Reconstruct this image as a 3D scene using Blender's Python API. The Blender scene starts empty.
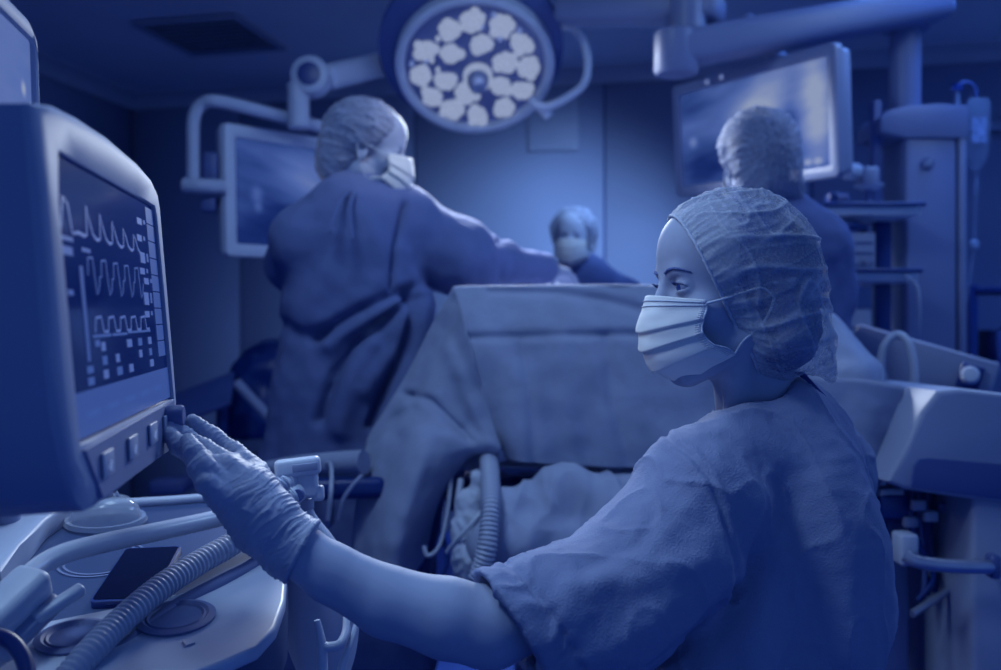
import bpy, bmesh, math, random
import numpy as np
from mathutils import Vector, Matrix
import openvdb

random.seed(7)
scene = bpy.context.scene
C = scene.collection

# ------------------------------------------------------------------ camera, world, lights, exposure
CAM_Z = 1.17
FPX = 973.2
cam_data = bpy.data.cameras.new('camera')
cam = bpy.data.objects.new('camera', cam_data)
C.objects.link(cam)
cam.location = (0, 0, CAM_Z)
cam.rotation_euler = (math.pi / 2, 0, 0)
cam_data.sensor_width = 36.0
cam_data.lens = 35.0
cam_data.clip_start = 0.02
cam_data.dof.use_dof = True
cam_data.dof.focus_distance = 1.14
cam_data.dof.aperture_fstop = 3.6
scene.camera = cam

world = bpy.data.worlds.new('world')
scene.world = world
world.use_nodes = True
bg = world.node_tree.nodes['Background']
bg.inputs[0].default_value = (0.092, 0.235, 0.66, 1)
bg.inputs[1].default_value = 0.68

scene.view_settings.view_transform = 'Standard'
scene.view_settings.look = 'None'
scene.view_settings.gamma = 1.0
scene.view_settings.use_curve_mapping = False
scene.view_settings.exposure = 0.0
scene.cycles.use_denoising = True
scene.cycles.max_bounces = 6
scene.cycles.transparent_max_bounces = 12
scene.cycles.sample_clamp_indirect = 2.0

def P(px, py, Y):
    return Vector(((px - 500.5) / FPX * Y, Y, CAM_Z + (335.0 - py) / FPX * Y))

def lamp(name, kind, loc, target, power, color, size=0.3, angle=60, blend=0.5):
    d = bpy.data.lights.new(name, kind)
    d.energy = power
    d.color = color
    if kind == 'AREA':
        d.shape = 'DISK'
        d.size = size
    else:
        d.shadow_soft_size = size
    if kind == 'SPOT':
        d.spot_size = math.radians(angle)
        d.spot_blend = blend
    o = bpy.data.objects.new(name, d)
    C.objects.link(o)
    o.location = loc
    if target is not None:
        o.rotation_euler = (Vector(target) - Vector(loc)).to_track_quat('-Z', 'Y').to_euler()
    return o

COOL = (0.50, 0.74, 1.0)
DEEP = (0.14, 0.35, 1.0)
# unseen lights added to brighten single areas, not fixtures of the theatre
lamp('added_spot_arm', 'SPOT', (-0.85, 0.68, 2.6), (0.05, 1.1, 0.95), 64.0, COOL, size=0.2, angle=56, blend=0.9)  # unseen key added for the forearm, hand and sleeve
lamp('added_spot_face', 'SPOT', (-1.35, 1.28, 1.92), (0.17, 1.17, 1.06), 15.0, (0.88, 0.92, 1.0), size=0.15, angle=44, blend=0.6)  # added beam for face and mask; no lamp stands there
lamp('added_fill_drape', 'AREA', (-0.5, 1.4, 2.60), (-0.05, 1.9, 1.0), 14.0, COOL, size=0.6)  # added overhead fill that gives the drape front its light
lamp('added_fill_bezel', 'AREA', (1.65, 2.25, 2.62), (-0.2, 1.2, 1.0), 12.0, COOL, size=0.5)  # put in to light the monitor bezel, no fixture behind it
lamp('added_fill_bay', 'AREA', (1.7, 3.1, 2.62), (1.6, 3.1, 0.0), 17.0, DEEP, size=0.8)  # unseen blue fill added for the pendant tower
lamp('added_fill_far_wall', 'AREA', (-1.5, 4.3, 2.62), (-1.6, 4.6, 0.0), 2.0, DEEP, size=0.9)  # deep blue fill added to tint the left wall

# ------------------------------------------------------------------ materials (all procedural)
MATS = {}
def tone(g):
    """grey g with the blue haze wash put into the base colour: darks stay navy"""
    return (0.012 + 0.62 * g, 0.04 + 0.66 * g, 0.22 + 0.62 * g, 1.0)  # blue haze floor added to each colour so darks never go black

def mat(name, g, rough=0.6, spec=0.3, var=0.12, vscale=6.0, bump=0.0, bscale=60.0, bdist=0.002, coat=0.0, metal=0.0, rgb=None, stretch=None, alpha=None, detail=4.0):
    if name in MATS:
        return MATS[name]
    m = bpy.data.materials.new(name)
    m.use_nodes = True
    nt = m.node_tree
    b = nt.nodes['Principled BSDF']
    base = rgb if rgb else tone(g)
    tc = nt.nodes.new('ShaderNodeTexCoord')
    vec = tc.outputs['Object']
    if stretch:
        mp = nt.nodes.new('ShaderNodeMapping')
        mp.inputs['Scale'].default_value = stretch
        nt.links.new(vec, mp.inputs['Vector'])
        vec = mp.outputs['Vector']
    if var > 0:
        n = nt.nodes.new('ShaderNodeTexNoise')
        n.inputs['Scale'].default_value = vscale
        n.inputs['Detail'].default_value = detail
        nt.links.new(vec, n.inputs['Vector'])
        r = nt.nodes.new('ShaderNodeValToRGB')
        r.color_ramp.elements[0].position = 0.3
        r.color_ramp.elements[1].position = 0.7
        r.color_ramp.elements[0].color = tuple(c * (1 - var) for c in base[:3]) + (1,)
        r.color_ramp.elements[1].color = tuple(min(1, c * (1 + var)) for c in base[:3]) + (1,)
        nt.links.new(n.outputs['Fac'], r.inputs['Fac'])
        nt.links.new(r.outputs['Color'], b.inputs['Base Color'])
    else:
        b.inputs['Base Color'].default_value = base
    b.inputs['Roughness'].default_value = rough
    b.inputs['Specular IOR Level'].default_value = spec
    b.inputs['Metallic'].default_value = metal
    b.inputs['Coat Weight'].default_value = coat
    if alpha is not None:
        b.inputs['Alpha'].default_value = alpha
    if bump > 0:
        n2 = nt.nodes.new('ShaderNodeTexNoise')
        n2.inputs['Scale'].default_value = bscale
        n2.inputs['Detail'].default_value = 5.0
        nt.links.new(vec, n2.inputs['Vector'])
        bp = nt.nodes.new('ShaderNodeBump')
        bp.inputs['Strength'].default_value = bump
        bp.inputs['Distance'].default_value = bdist
        nt.links.new(n2.outputs['Fac'], bp.inputs['Height'])
        nt.links.new(bp.outputs['Normal'], b.inputs['Normal'])
    MATS[name] = m
    return m

def emat(name, rgb, strength=1.0):
    if name in MATS:
        return MATS[name]
    m = bpy.data.materials.new(name)
    m.use_nodes = True
    nt = m.node_tree
    b = nt.nodes['Principled BSDF']
    b.inputs['Base Color'].default_value = (0.02, 0.03, 0.08, 1)
    b.inputs['Emission Color'].default_value = tuple(rgb) + (1,)
    b.inputs['Emission Strength'].default_value = strength
    b.inputs['Roughness'].default_value = 0.3
    MATS[name] = m
    return m

# ------------------------------------------------------------------ object helpers
def link(name, me, m, parent=None):
    o = bpy.data.objects.new(name, me)
    C.objects.link(o)
    if m is not None and len(me.materials) == 0:
        me.materials.append(m)
    if parent is not None:
        o.parent = parent
        # only the thing's Empty carries a translation; every part's own transform is the identity
        inv = Matrix.Translation(-Vector(parent.location)) if parent.parent is None else Matrix.Identity(4)
        o.matrix_parent_inverse = inv
    return o

def mesh(name, V, Fc, m, parent=None, smooth=True, sharp=None):
    me = bpy.data.meshes.new(name)
    me.from_pydata([tuple(map(float, v)) for v in V], [], [tuple(map(int, f)) for f in Fc])
    me.validate()
    me.shade_flat() if not smooth else me.shade_smooth()
    if smooth and sharp:
        me.set_sharp_from_angle(angle=math.radians(sharp))
    return link(name, me, m, parent)

def from_bm(name, bm, m, parent=None, smooth=False, sharp=40):
    bmesh.ops.recalc_face_normals(bm, faces=bm.faces)
    me = bpy.data.meshes.new(name)
    bm.to_mesh(me)
    bm.free()
    if smooth:
        me.shade_smooth()
        me.set_sharp_from_angle(angle=math.radians(sharp))
    return link(name, me, m, parent)

def thing(name, label, cat, loc, group=None):
    o = bpy.data.objects.new(name, None)
    C.objects.link(o)
    o.location = loc
    o.empty_display_size = 0.05
    return tag(o, label, cat, group)

def tag(o, label=None, cat=None, group=None, kind=None):
    if label: o['label'] = label
    if cat: o['category'] = cat
    if group: o['group'] = group
    if kind: o['kind'] = kind
    return o

def frame(o, ex, ey=None, ez=None):
    """4x4 from origin and two of the axes (orthonormalised)"""
    ex = Vector(ex).normalized()
    if ey is not None:
        ey = Vector(ey); ey = (ey - ex * ey.dot(ex)).normalized(); ez = ex.cross(ey)
    else:
        ez = Vector(ez); ez = (ez - ex * ez.dot(ex)).normalized(); ey = ez.cross(ex)
    M = Matrix((ex, ey, ez)).transposed().to_4x4()
    M.translation = Vector(o)
    return M

def at(loc, rz=0.0):
    return Matrix.Translation(Vector(loc)) @ Matrix.Rotation(rz, 4, 'Z')

def rbox(name, M, size, m, parent=None, bev=0.004, seg=2):
    bm = bmesh.new()
    bmesh.ops.create_cube(bm, size=1.0)
    for v in bm.verts:
        v.co = Vector((v.co.x * size[0], v.co.y * size[1], v.co.z * size[2]))
    if bev > 0:
        bev = min(bev, min(size) * 0.45)
        bmesh.ops.bevel(bm, geom=bm.edges[:], offset=bev, segments=seg, affect='EDGES', profile=0.5)
    bm.transform(M)
    return from_bm(name, bm, m, parent, smooth=True, sharp=50)

def prism(name, pts, M, depth, m, parent=None, bev=0.0, seg=2):
    """outline pts (x,y) in frame M, extruded from z=0 to z=-depth"""
    bm = bmesh.new()
    vs = [bm.verts.new((x, y, 0)) for x, y in pts]
    f = bm.faces.new(vs)
    r = bmesh.ops.extrude_face_region(bm, geom=[f])
    for v in r['geom']:
        if isinstance(v, bmesh.types.BMVert):
            v.co.z -= depth
    if bev > 0:
        es = [e for e in bm.edges if abs(e.verts[0].co.z - e.verts[1].co.z) < 1e-6]
        bmesh.ops.bevel(bm, geom=es, offset=bev, segments=seg, affect='EDGES', profile=0.5)
    bm.transform(M)
    return from_bm(name, bm, m, parent, smooth=True, sharp=35)

def ring_prism(name, outer, inner, M, depth, m, parent=None, bev=0.0):
    """frame between two outlines of the same count"""
    n = len(outer)
    V = []
    for zz in (0, -depth):
        V += [(x, y, zz) for x, y in outer]
        V += [(x, y, zz) for x, y in inner]
    Fc = []
    for i in range(n):
        j = (i + 1) % n
        Fc.append((i, j, n + j, n + i))
        Fc.append((2 * n + i, 3 * n + i, 3 * n + j, 2 * n + j))
        Fc.append((i, 2 * n + i, 2 * n + j, j))
        Fc.append((n + i, n + j, 3 * n + j, 3 * n + i))
    bm = bmesh.new()
    bv = [bm.verts.new(v) for v in V]
    for f in Fc: bm.faces.new([bv[k] for k in f])
    if bev > 0:
        bm.edges.ensure_lookup_table()
        es = [e for e in bm.edges if abs(e.verts[0].co.z) < 1e-7 and abs(e.verts[1].co.z) < 1e-7 and
              ((e.verts[0].index < 0) or True) and len(e.link_faces) == 2 and
              abs(e.link_faces[0].normal.z - e.link_faces[1].normal.z) >= 0]
        bm.normal_update()
        es = [e for e in es if abs(abs(e.link_faces[0].normal.z) - abs(e.link_faces[1].normal.z)) > 0.5]
        bmesh.ops.bevel(bm, geom=es, offset=bev, segments=2, affect='EDGES', profile=0.5)
    bm.transform(M)
    return from_bm(name, bm, m, parent, smooth=True, sharp=35)

def rrect(w, h, r, n=5, cx=0.0, cy=0.0):
    pts = []
    for (sx, sy, a0) in ((1, 1, 0), (-1, 1, 90), (-1, -1, 180), (1, -1, 270)):
        for k in range(n + 1):
            a = math.radians(a0 + 90 * k / n)
            pts.append((cx + sx * (w / 2 - r) + r * math.cos(a), cy + sy * (h / 2 - r) + r * math.sin(a)))
    return pts

def lathe(name, prof, M, m, parent=None, n=32, cap=True, sharp=40, sx=1.0, sy=1.0):
    V, Fc = [], []
    for (r, z) in prof:
        for k in range(n):
            a = 2 * math.pi * k / n
            V.append((r * math.cos(a) * sx, r * math.sin(a) * sy, z))
    L = len(prof)
    for i in range(L - 1):
        for k in range(n):
            j = (k + 1) % n
            Fc.append((i * n + k, i * n + j, (i + 1) * n + j, (i + 1) * n + k))
    if cap:
        if prof[0][0] > 1e-5: Fc.append(tuple(range(n - 1, -1, -1)))
        if prof[-1][0] > 1e-5: Fc.append(tuple((L - 1) * n + k for k in range(n)))
    V = [M @ Vector(v) for v in V]
    bm = bmesh.new()
    bv = [bm.verts.new(v) for v in V]
    for f in Fc:
        try: bm.faces.new([bv[k] for k in f])
        except ValueError: pass
    bmesh.ops.remove_doubles(bm, verts=bm.verts, dist=1e-6)
    return from_bm(name, bm, m, parent, smooth=True, sharp=sharp)

def crom(pts, n):
    """Catmull-Rom through pts, n samples per span"""
    p = [np.array(q, float) for q in pts]
    p = [2 * p[0] - p[1]] + p + [2 * p[-1] - p[-2]]
    out = []
    for i in range(1, len(p) - 2):
        for k in range(n):
            t = k / n
            a, b, c, d = p[i - 1], p[i], p[i + 1], p[i + 2]
            out.append(0.5 * ((2 * b) + (-a + c) * t + (2 * a - 5 * b + 4 * c - d) * t * t + (-a + 3 * b - 3 * c + d) * t ** 3))
    out.append(p[-2])
    return np.array(out)

def tube_geo(path, rad, n=10, caps=True):
    path = np.array(path, float)
    L = len(path)
    rad = np.full(L, rad) if np.isscalar(rad) else np.array(rad, float)
    T = np.gradient(path, axis=0)
    T /= np.linalg.norm(T, axis=1)[:, None] + 1e-12
    up = np.array([0, 0, 1.0]) if abs(T[0][2]) < 0.9 else np.array([1.0, 0, 0])
    N = np.cross(T[0], up); N /= np.linalg.norm(N)
    V, Fc = [], []
    for i in range(L):
        N = N - T[i] * N.dot(T[i]); N /= np.linalg.norm(N)
        B = np.cross(T[i], N)
        for k in range(n):
            a = 2 * math.pi * k / n
            V.append(path[i] + rad[i] * (math.cos(a) * N + math.sin(a) * B))
    for i in range(L - 1):
        for k in range(n):
            j = (k + 1) % n
            Fc.append((i * n + k, i * n + j, (i + 1) * n + j, (i + 1) * n + k))
    if caps:
        Fc.append(tuple(range(n - 1, -1, -1)))
        Fc.append(tuple((L - 1) * n + k for k in range(n)))
    return V, Fc

def tube(name, pts, rad, m, parent=None, n=12, per=8, sharp=50):
    path = crom(pts, per) if per > 1 and len(pts) > 2 else np.array([list(p) for p in pts])
    V, Fc = tube_geo(path, rad if np.isscalar(rad) else np.interp(np.linspace(0, 1, len(path)), np.linspace(0, 1, len(rad)), rad), n)
    o = mesh(name, V, Fc, m, parent, True, sharp)
    return o

def corrugated(name, pts, r0, r1, pitch, m, parent=None, n=16):
    fine = crom(pts, 40)
    d = np.r_[0, np.cumsum(np.linalg.norm(np.diff(fine, axis=0), axis=1))]
    total = d[-1]
    s = np.arange(0, total, pitch / 6)
    path = np.stack([np.interp(s, d, fine[:, k]) for k in range(3)], 1)
    ph = (s / pitch) % 1.0
    rad = r0 + (r1 - r0) * np.clip(np.sin(ph * 2 * np.pi) * 1.4 * 0.5 + 0.5, 0, 1)
    V, Fc = tube_geo(path, rad, n)
    return mesh(name, V, Fc, m, parent, True, 80)

def grid_mesh(name, G, m, parent=None, thick=0.0, closed_u=False):
    G = np.array(G, float)
    R, Cn = G.shape[:2]
    Fc = []
    for i in range(R - 1):
        for j in range(Cn - 1 + (1 if closed_u else 0)):
            k = (j + 1) % Cn
            Fc.append((i * Cn + j, i * Cn + k, (i + 1) * Cn + k, (i + 1) * Cn + j))
    o = mesh(name, G.reshape(-1, 3), Fc, m, parent, True)
    if thick > 0:
        md = o.modifiers.new('thickness', 'SOLIDIFY')
        md.thickness = thick
        md.offset = 0.0
    return o

def patch(ctrl, nu=8, nv=8):
    """Catmull-Rom patch through rows of control points"""
    rows = [crom(r, nu) for r in ctrl]
    cols = [crom([rows[i][j] for i in range(len(rows))], nv) for j in range(len(rows[0]))]
    return np.array(cols).transpose(1, 0, 2)

# ------------------------------------------------------------------ noise on numpy points
_rng = np.random.RandomState(11)
_perm = _rng.permutation(256)
_grad = _rng.normal(size=(256, 3)); _grad /= np.linalg.norm(_grad, axis=1)[:, None]
def pnoise(p):
    p = np.asarray(p, float)
    i = np.floor(p).astype(int)
    f = p - i
    u = f * f * f * (f * (f * 6 - 15) + 10)
    res = 0
    for dx in (0, 1):
        for dy in (0, 1):
            for dz in (0, 1):
                h = _perm[(_perm[(_perm[(i[:, 0] + dx) % 256] + i[:, 1] + dy) % 256] + i[:, 2] + dz) % 256]
                g = _grad[h]
                dot = g[:, 0] * (f[:, 0] - dx) + g[:, 1] * (f[:, 1] - dy) + g[:, 2] * (f[:, 2] - dz)
                w = (u[:, 0] if dx else 1 - u[:, 0]) * (u[:, 1] if dy else 1 - u[:, 1]) * (u[:, 2] if dz else 1 - u[:, 2])
                res = res + w * dot
    return res * 1.5
def ridge(p, sharp=1.0):
    return 1 - np.abs(pnoise(p)) ** sharp * 2.0

# ------------------------------------------------------------------ signed distance bodies
class SDF:
    def __init__(self, lo, hi, h):
        self.h = h
        self.lo = np.array(lo, float)
        self.n = np.ceil((np.array(hi, float) - self.lo) / h).astype(int) + 1
        self.ax = [self.lo[k] + h * np.arange(self.n[k]) for k in range(3)]
        self.d = np.full(self.n, 1.0, np.float32)
    def _sl(self, lo, hi, pad):
        s = []
        for k in range(3):
            a = int(max(0, math.floor((lo[k] - pad - self.lo[k]) / self.h)))
            b = int(min(self.n[k], math.ceil((hi[k] + pad - self.lo[k]) / self.h) + 1))
            if b <= a: return None
            s.append(slice(a, b))
        return tuple(s)
    def pts(self, sl):
        g = np.meshgrid(*[self.ax[k][sl[k]] for k in range(3)], indexing='ij')
        return g
    def full(self):
        return tuple(slice(0, int(self.n[k])) for k in range(3))
    def merge(self, sl, f, k, op='add'):
        a = self.d[sl]
        if op == 'add':
            if k > 0:
                hh = np.clip(0.5 + 0.5 * (f - a) / k, 0, 1)
                r = f * (1 - hh) + a * hh - k * hh * (1 - hh)
            else: r = np.minimum(a, f)
        elif op == 'sub':
            if k > 0:
                hh = np.clip(0.5 - 0.5 * (a + f) / k, 0, 1)
                r = a * (1 - hh) - f * hh + k * hh * (1 - hh)
            else: r = np.maximum(a, -f)
        else:
            if k > 0:
                hh = np.clip(0.5 - 0.5 * (f - a) / k, 0, 1)
                r = f * (1 - hh) + a * hh + k * hh * (1 - hh)
            else: r = np.maximum(a, f)
        self.d[sl] = r
    def cone(self, a, b, ra, rb, k=0.02, op='add', squash=None):
        """round cone; squash=(axis, factor) flattens the section along a direction"""
        a = np.array(a, float); b = np.array(b, float)
        m = max(ra, rb)
        if squash is not None: m *= max(1.0, squash[1]) 
        sl = self._sl(np.minimum(a, b) - m, np.maximum(a, b) + m, k + 4 * self.h)
        if sl is None: return self
        X, Y, Z = self.pts(sl)
        ab = b - a
        L2 = ab.dot(ab) + 1e-12
        px, py, pz = X - a[0], Y - a[1], Z - a[2]
        t = np.clip((px * ab[0] + py * ab[1] + pz * ab[2]) / L2, 0, 1)
        qx, qy, qz = px - t * ab[0], py - t * ab[1], pz - t * ab[2]
        if squash is not None:
            s = np.array(squash[0], float); s /= np.linalg.norm(s)
            c = qx * s[0] + qy * s[1] + qz * s[2]
            e = c / squash[1] - c
            qx, qy, qz = qx + e * s[0], qy + e * s[1], qz + e * s[2]
        f = np.sqrt(qx * qx + qy * qy + qz * qz) - (ra + (rb - ra) * t)
        self.merge(sl, f.astype(np.float32), k, op)
        return self
    def chain(self, pts, rads, k=0.02, op='add', squash=None):
        for i in range(len(pts) - 1):
            self.cone(pts[i], pts[i + 1], rads[i], rads[i + 1], k, op, squash)
        return self
    def ell(self, M, r, k=0.02, op='add'):
        """ellipsoid with radii r in frame M (4x4 matrix or centre)"""
        if not isinstance(M, Matrix): M = Matrix.Translation(Vector(M))
        c = np.array(M.translation); R = np.array(M.to_3x3())
        ext = np.abs(R) @ np.array(r)
        sl = self._sl(c - ext, c + ext, k + 4 * self.h)
        if sl is None: return self
        X, Y, Z = self.pts(sl)
        p = np.stack([X - c[0], Y - c[1], Z - c[2]], -1) @ R
        q = p / np.array(r)
        k0 = np.linalg.norm(q, axis=-1)
        k1 = np.linalg.norm(q / np.array(r), axis=-1)
        f = np.where(k1 > 1e-6, k0 * (k0 - 1.0) / np.maximum(k1, 1e-6), -min(r))
        self.merge(sl, f.astype(np.float32), k, op)
        return self
    def plane(self, pt, nrm, k=0.0):
        """keep the side the normal points away from"""
        n = np.array(Vector(nrm).normalized()); p = np.array(pt, float)
        sl = self.full()
        X, Y, Z = self.pts(sl)
        f = (X - p[0]) * n[0] + (Y - p[1]) * n[1] + (Z - p[2]) * n[2]
        self.merge(sl, f.astype(np.float32), k, 'and')
        return self
    def func(self, fn, k, op, lo=None, hi=None):
        sl = self.full() if lo is None else self._sl(lo, hi, k + 4 * self.h)
        X, Y, Z = self.pts(sl)
        self.merge(sl, fn(X, Y, Z).astype(np.float32), k, op)
        return self
    def quads(self, disp=None, smooth=0):
        d = np.clip(self.d, -4 * self.h, 4 * self.h)
        d = np.pad(d, 1, constant_values=4 * self.h)
        g = openvdb.FloatGrid()
        g.background = 4 * self.h
        g.copyFromArray(d.astype(np.float32))
        V, Q = g.convertToQuads()
        V = (V - 1) * self.h + self.lo
        for _ in range(smooth):
            acc = np.zeros_like(V); cnt = np.zeros(len(V))
            for a, b in ((0, 1), (1, 2), (2, 3), (3, 0)):
                np.add.at(acc, Q[:, a], V[Q[:, b]]); np.add.at(cnt, Q[:, a], 1)
                np.add.at(acc, Q[:, b], V[Q[:, a]]); np.add.at(cnt, Q[:, b], 1)
            V = 0.5 * V + 0.5 * acc / cnt[:, None]
        if disp is not None:
            N = vnormals(V, Q)
            V = disp(V, N)
        return V, Q

def vnormals(V, Q):
    fn = np.cross(V[Q[:, 2]] - V[Q[:, 0]], V[Q[:, 3]] - V[Q[:, 1]])
    N = np.zeros_like(V)
    for k in range(4): np.add.at(N, Q[:, k], fn)
    return N / (np.linalg.norm(N, axis=1)[:, None] + 1e-12)

def qmesh(name, VQ, m, parent=None):
    if isinstance(VQ, list):
        V = np.concatenate([a for a, _ in VQ]); off = 0; Qs = []
        for a, q in VQ:
            Qs.append(q + off); off += len(a)
        Q = np.concatenate(Qs)
    else:
        V, Q = VQ
    me = bpy.data.meshes.new(name)
    me.vertices.add(len(V)); me.vertices.foreach_set('co', V.astype(np.float32).ravel())
    me.loops.add(len(Q) * 4); me.loops.foreach_set('vertex_index', Q.astype(np.int32).ravel())
    me.polygons.add(len(Q)); me.polygons.foreach_set('loop_start', np.arange(0, len(Q) * 4, 4, dtype=np.int32))
    me.update(calc_edges=True)
    me.validate()
    me.shade_smooth()
    return link(name, me, m, parent)

def poly_dist(V, poly):
    """distance of points to a 3-D polyline, and the arc parameter"""
    best = np.full(len(V), 1e9); par = np.zeros(len(V)); acc = 0.0
    for a, b in zip(poly[:-1], poly[1:]):
        a = np.array(a, float); b = np.array(b, float); ab = b - a
        t = np.clip(((V - a) @ ab) / (ab @ ab), 0, 1)
        d = np.linalg.norm(V - a - t[:, None] * ab, axis=1)
        L = math.sqrt(ab @ ab)
        par = np.where(d < best, acc + t * L, par); best = np.minimum(best, d); acc += L
    return best, par
def pix_dist(V, poly):
    """distance in photo pixels between projected points and a polyline drawn on the surface of a garment"""
    q = np.stack([500.5 + V[:, 0] / V[:, 1] * FPX, 335 - (V[:, 2] - CAM_Z) / V[:, 1] * FPX, np.zeros(len(V))], 1)
    return poly_dist(q, [(a, b, 0) for a, b in poly])
# ------------------------------------------------------------------ palette
M_WALL = mat('wall_paint', 0.24, 0.75, 0.2, 0.05, 2.0, bump=0.1, bscale=80)
M_CEIL = mat('ceiling_paint', 0.80, 0.8, 0.2, 0.05, 2.0)
M_FLOOR = mat('vinyl_floor', 0.06, 0.35, 0.4, 0.12, 3.0, rgb=(0.02, 0.07, 0.42, 1))
M_COVE = mat('cove_trim', 0.42, 0.6, 0.3, 0.03)
M_JOINT = mat('dark_joint', 0.02, 0.7, 0.2, 0.0)
M_WHITE = mat('white_plastic', 0.72, 0.35, 0.4, 0.03, 5.0)
M_LIGHTP = mat('light_grey_plastic', 0.50, 0.4, 0.4, 0.04, 5.0)
M_GREYP = mat('mid_grey_plastic', 0.30, 0.45, 0.4, 0.05, 5.0)
M_DARKP = mat('dark_grey_plastic', 0.07, 0.45, 0.4, 0.08, 8.0)
M_BLACK = mat('black_plastic', 0.0, 0.4, 0.4, 0.1, 8.0, rgb=(0.004, 0.026, 0.17, 1))
M_STEEL = mat('brushed_steel', 0.45, 0.3, 0.5, 0.08, 20.0, metal=0.6)
M_DRAPE = mat('nonwoven_drape', 0.40, 0.85, 0.15, 0.10, 14.0, bump=0.25, bscale=40, bdist=0.006)
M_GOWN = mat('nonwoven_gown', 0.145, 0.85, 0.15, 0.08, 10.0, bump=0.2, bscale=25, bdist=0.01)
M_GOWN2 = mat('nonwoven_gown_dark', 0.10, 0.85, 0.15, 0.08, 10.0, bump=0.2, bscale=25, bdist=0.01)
M_BEIGE = mat('housing_plastic', 0.42, 0.6, 0.12, 0.03, 4.0, bump=0.03, bscale=500, bdist=0.0005)
M_CLEAR = mat('clear_pvc', 0.5, 0.25, 0.4, 0.0, alpha=0.22)
M_RUBBER = mat('grey_rubber', 0.16, 0.6, 0.3, 0.06, 10)

# ------------------------------------------------------------------ the room
UX, UY = 0.9758, -0.2186           # along the back wall (to the right)
CX, CY = -2.36, 6.25               # far left corner
def wallpt(s, d=0.0):
    """point s metres along the back wall, d metres in front of it"""
    return Vector((CX + UX * s + UY * d, CY + UY * s - UX * d, 0))
RZ = math.atan2(UY, UX)
CEIL = 2.70

def slab(name, M, size, m, bev=0.0):
    return tag(rbox(name, M, size, m, None, bev), kind='structure')

ctr = wallpt(3.2, 3.4)
slab('floor', Matrix.Translation((0, 0, -0.05)) @ at(ctr, RZ), (7.4, 8.8, 0.1), M_FLOOR)
ceil = slab('ceiling', Matrix.Translation((0, 0, CEIL + 0.05)) @ at(ctr, RZ), (7.4, 8.8, 0.1), M_CEIL)
wb = slab('wall_back', Matrix.Translation((0, 0, CEIL / 2)) @ at(wallpt(3.2, -0.075), RZ), (7.0, 0.11, CEIL), M_JOINT)
wl = slab('wall_left', Matrix.Translation((0, 0, CEIL / 2)) @ at(wallpt(-0.075, 3.4), RZ), (0.11, 8.0, CEIL), M_JOINT)
# cladding panels with open joints, each a piece of its wall
edges = [-0.02, 0.75, 1.893, 3.03, 4.17, 5.31, 6.45]
for a, b in zip(edges[:-1], edges[1:]):
    w = b - a - 0.012
    rbox('wall_panel', Matrix.Translation((0, 0, CEIL / 2)) @ at(wallpt((a + b) / 2, -0.01), RZ), (w, 0.02, CEIL), M_WALL, wb, 0.002, 1)
for k in range(6):
    rbox('wall_panel', Matrix.Translation((0, 0, CEIL / 2)) @ at(wallpt(-0.01, 0.02 + 1.14 * k + 0.57), RZ), (0.02, 1.128, CEIL), M_WALL, wl, 0.002, 1)
# coved trim where the walls meet the ceiling
prof = [(0, 0), (0.0, -0.085), (0.012, -0.088), (0.02, -0.06), (0.05, -0.024), (0.085, -0.012), (0.088, 0.0)]
def cove(name, p0, p1, inward):
    d = (p1 - p0).normalized()
    V = []
    for q in (p0, p1):
        for (x, z) in prof:
            V.append(q + inward * x + Vector((0, 0, CEIL + z)))
    n = len(prof)
    Fc = [(i, (i + 1) % n, n + (i + 1) % n, n + i) for i in range(n)] + [tuple(range(n)), tuple(range(2 * n - 1, n - 1, -1))]
    return tag(mesh(name, V, Fc, M_COVE, None, True, 50), kind='structure')
nin = Vector((UY, -UX, 0))
cove('trim_1', wallpt(0.0, 0.0), wallpt(6.6, 0.0), nin)
cove('trim_2', wallpt(0.0, 0.0), wallpt(0.0, 7.0), Vector((UX, UY, 0)))
# recessed ceiling vent
vc = Vector(((212 - 500.5) / FPX * 4.95, 4.95, CEIL))
vent = thing('ceiling_vent', 'square dark ventilation grille set in the ceiling', 'vent', vc)
MV = at(vc + Vector((0, 0, -0.008)), RZ)
M_VENT = mat('vent_metal', 0.32, 0.6, 0.3, 0.05)
ring_prism('frame', rrect(0.56, 0.56, 0.01), rrect(0.50, 0.50, 0.008), MV, 0.014, M_VENT, vent)
for k in range(9):
    rbox('slat', MV @ Matrix.Translation((0, -0.22 + 0.055 * k, -0.004)) @ Matrix.Rotation(0.5, 4, 'X'), (0.50, 0.04, 0.004), M_VENT, vent, 0.0, 1)
# flush service box on the back wall, above the far surgeon
sbx = thing('wall_box', 'flat square service panel on the back wall beside the lamp', 'wall panel', wallpt(2.735, 0) + Vector((0, 0, 2.38)))
MB = at(wallpt(2.735, 0.0), RZ) @ Matrix.Translation((0, 0, 2.385))
M_SBOX = mat('service_panel', 0.28, 0.6, 0.3, 0.03)
rbox('cover', MB @ Matrix.Translation((0, -0.012, 0)), (0.30, 0.022, 0.30), M_SBOX, sbx, 0.006)
for sx in (-1, 1):
    for sz in (-1, 1):
        lathe('screw', [(0.006, 0), (0.006, 0.003), (0.003, 0.004)], MB @ Matrix.Translation((0.125 * sx, -0.023, 0.125 * sz)) @ Matrix.Rotation(math.pi / 2, 4, 'X'), M_STEEL, sbx, 10)
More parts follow.
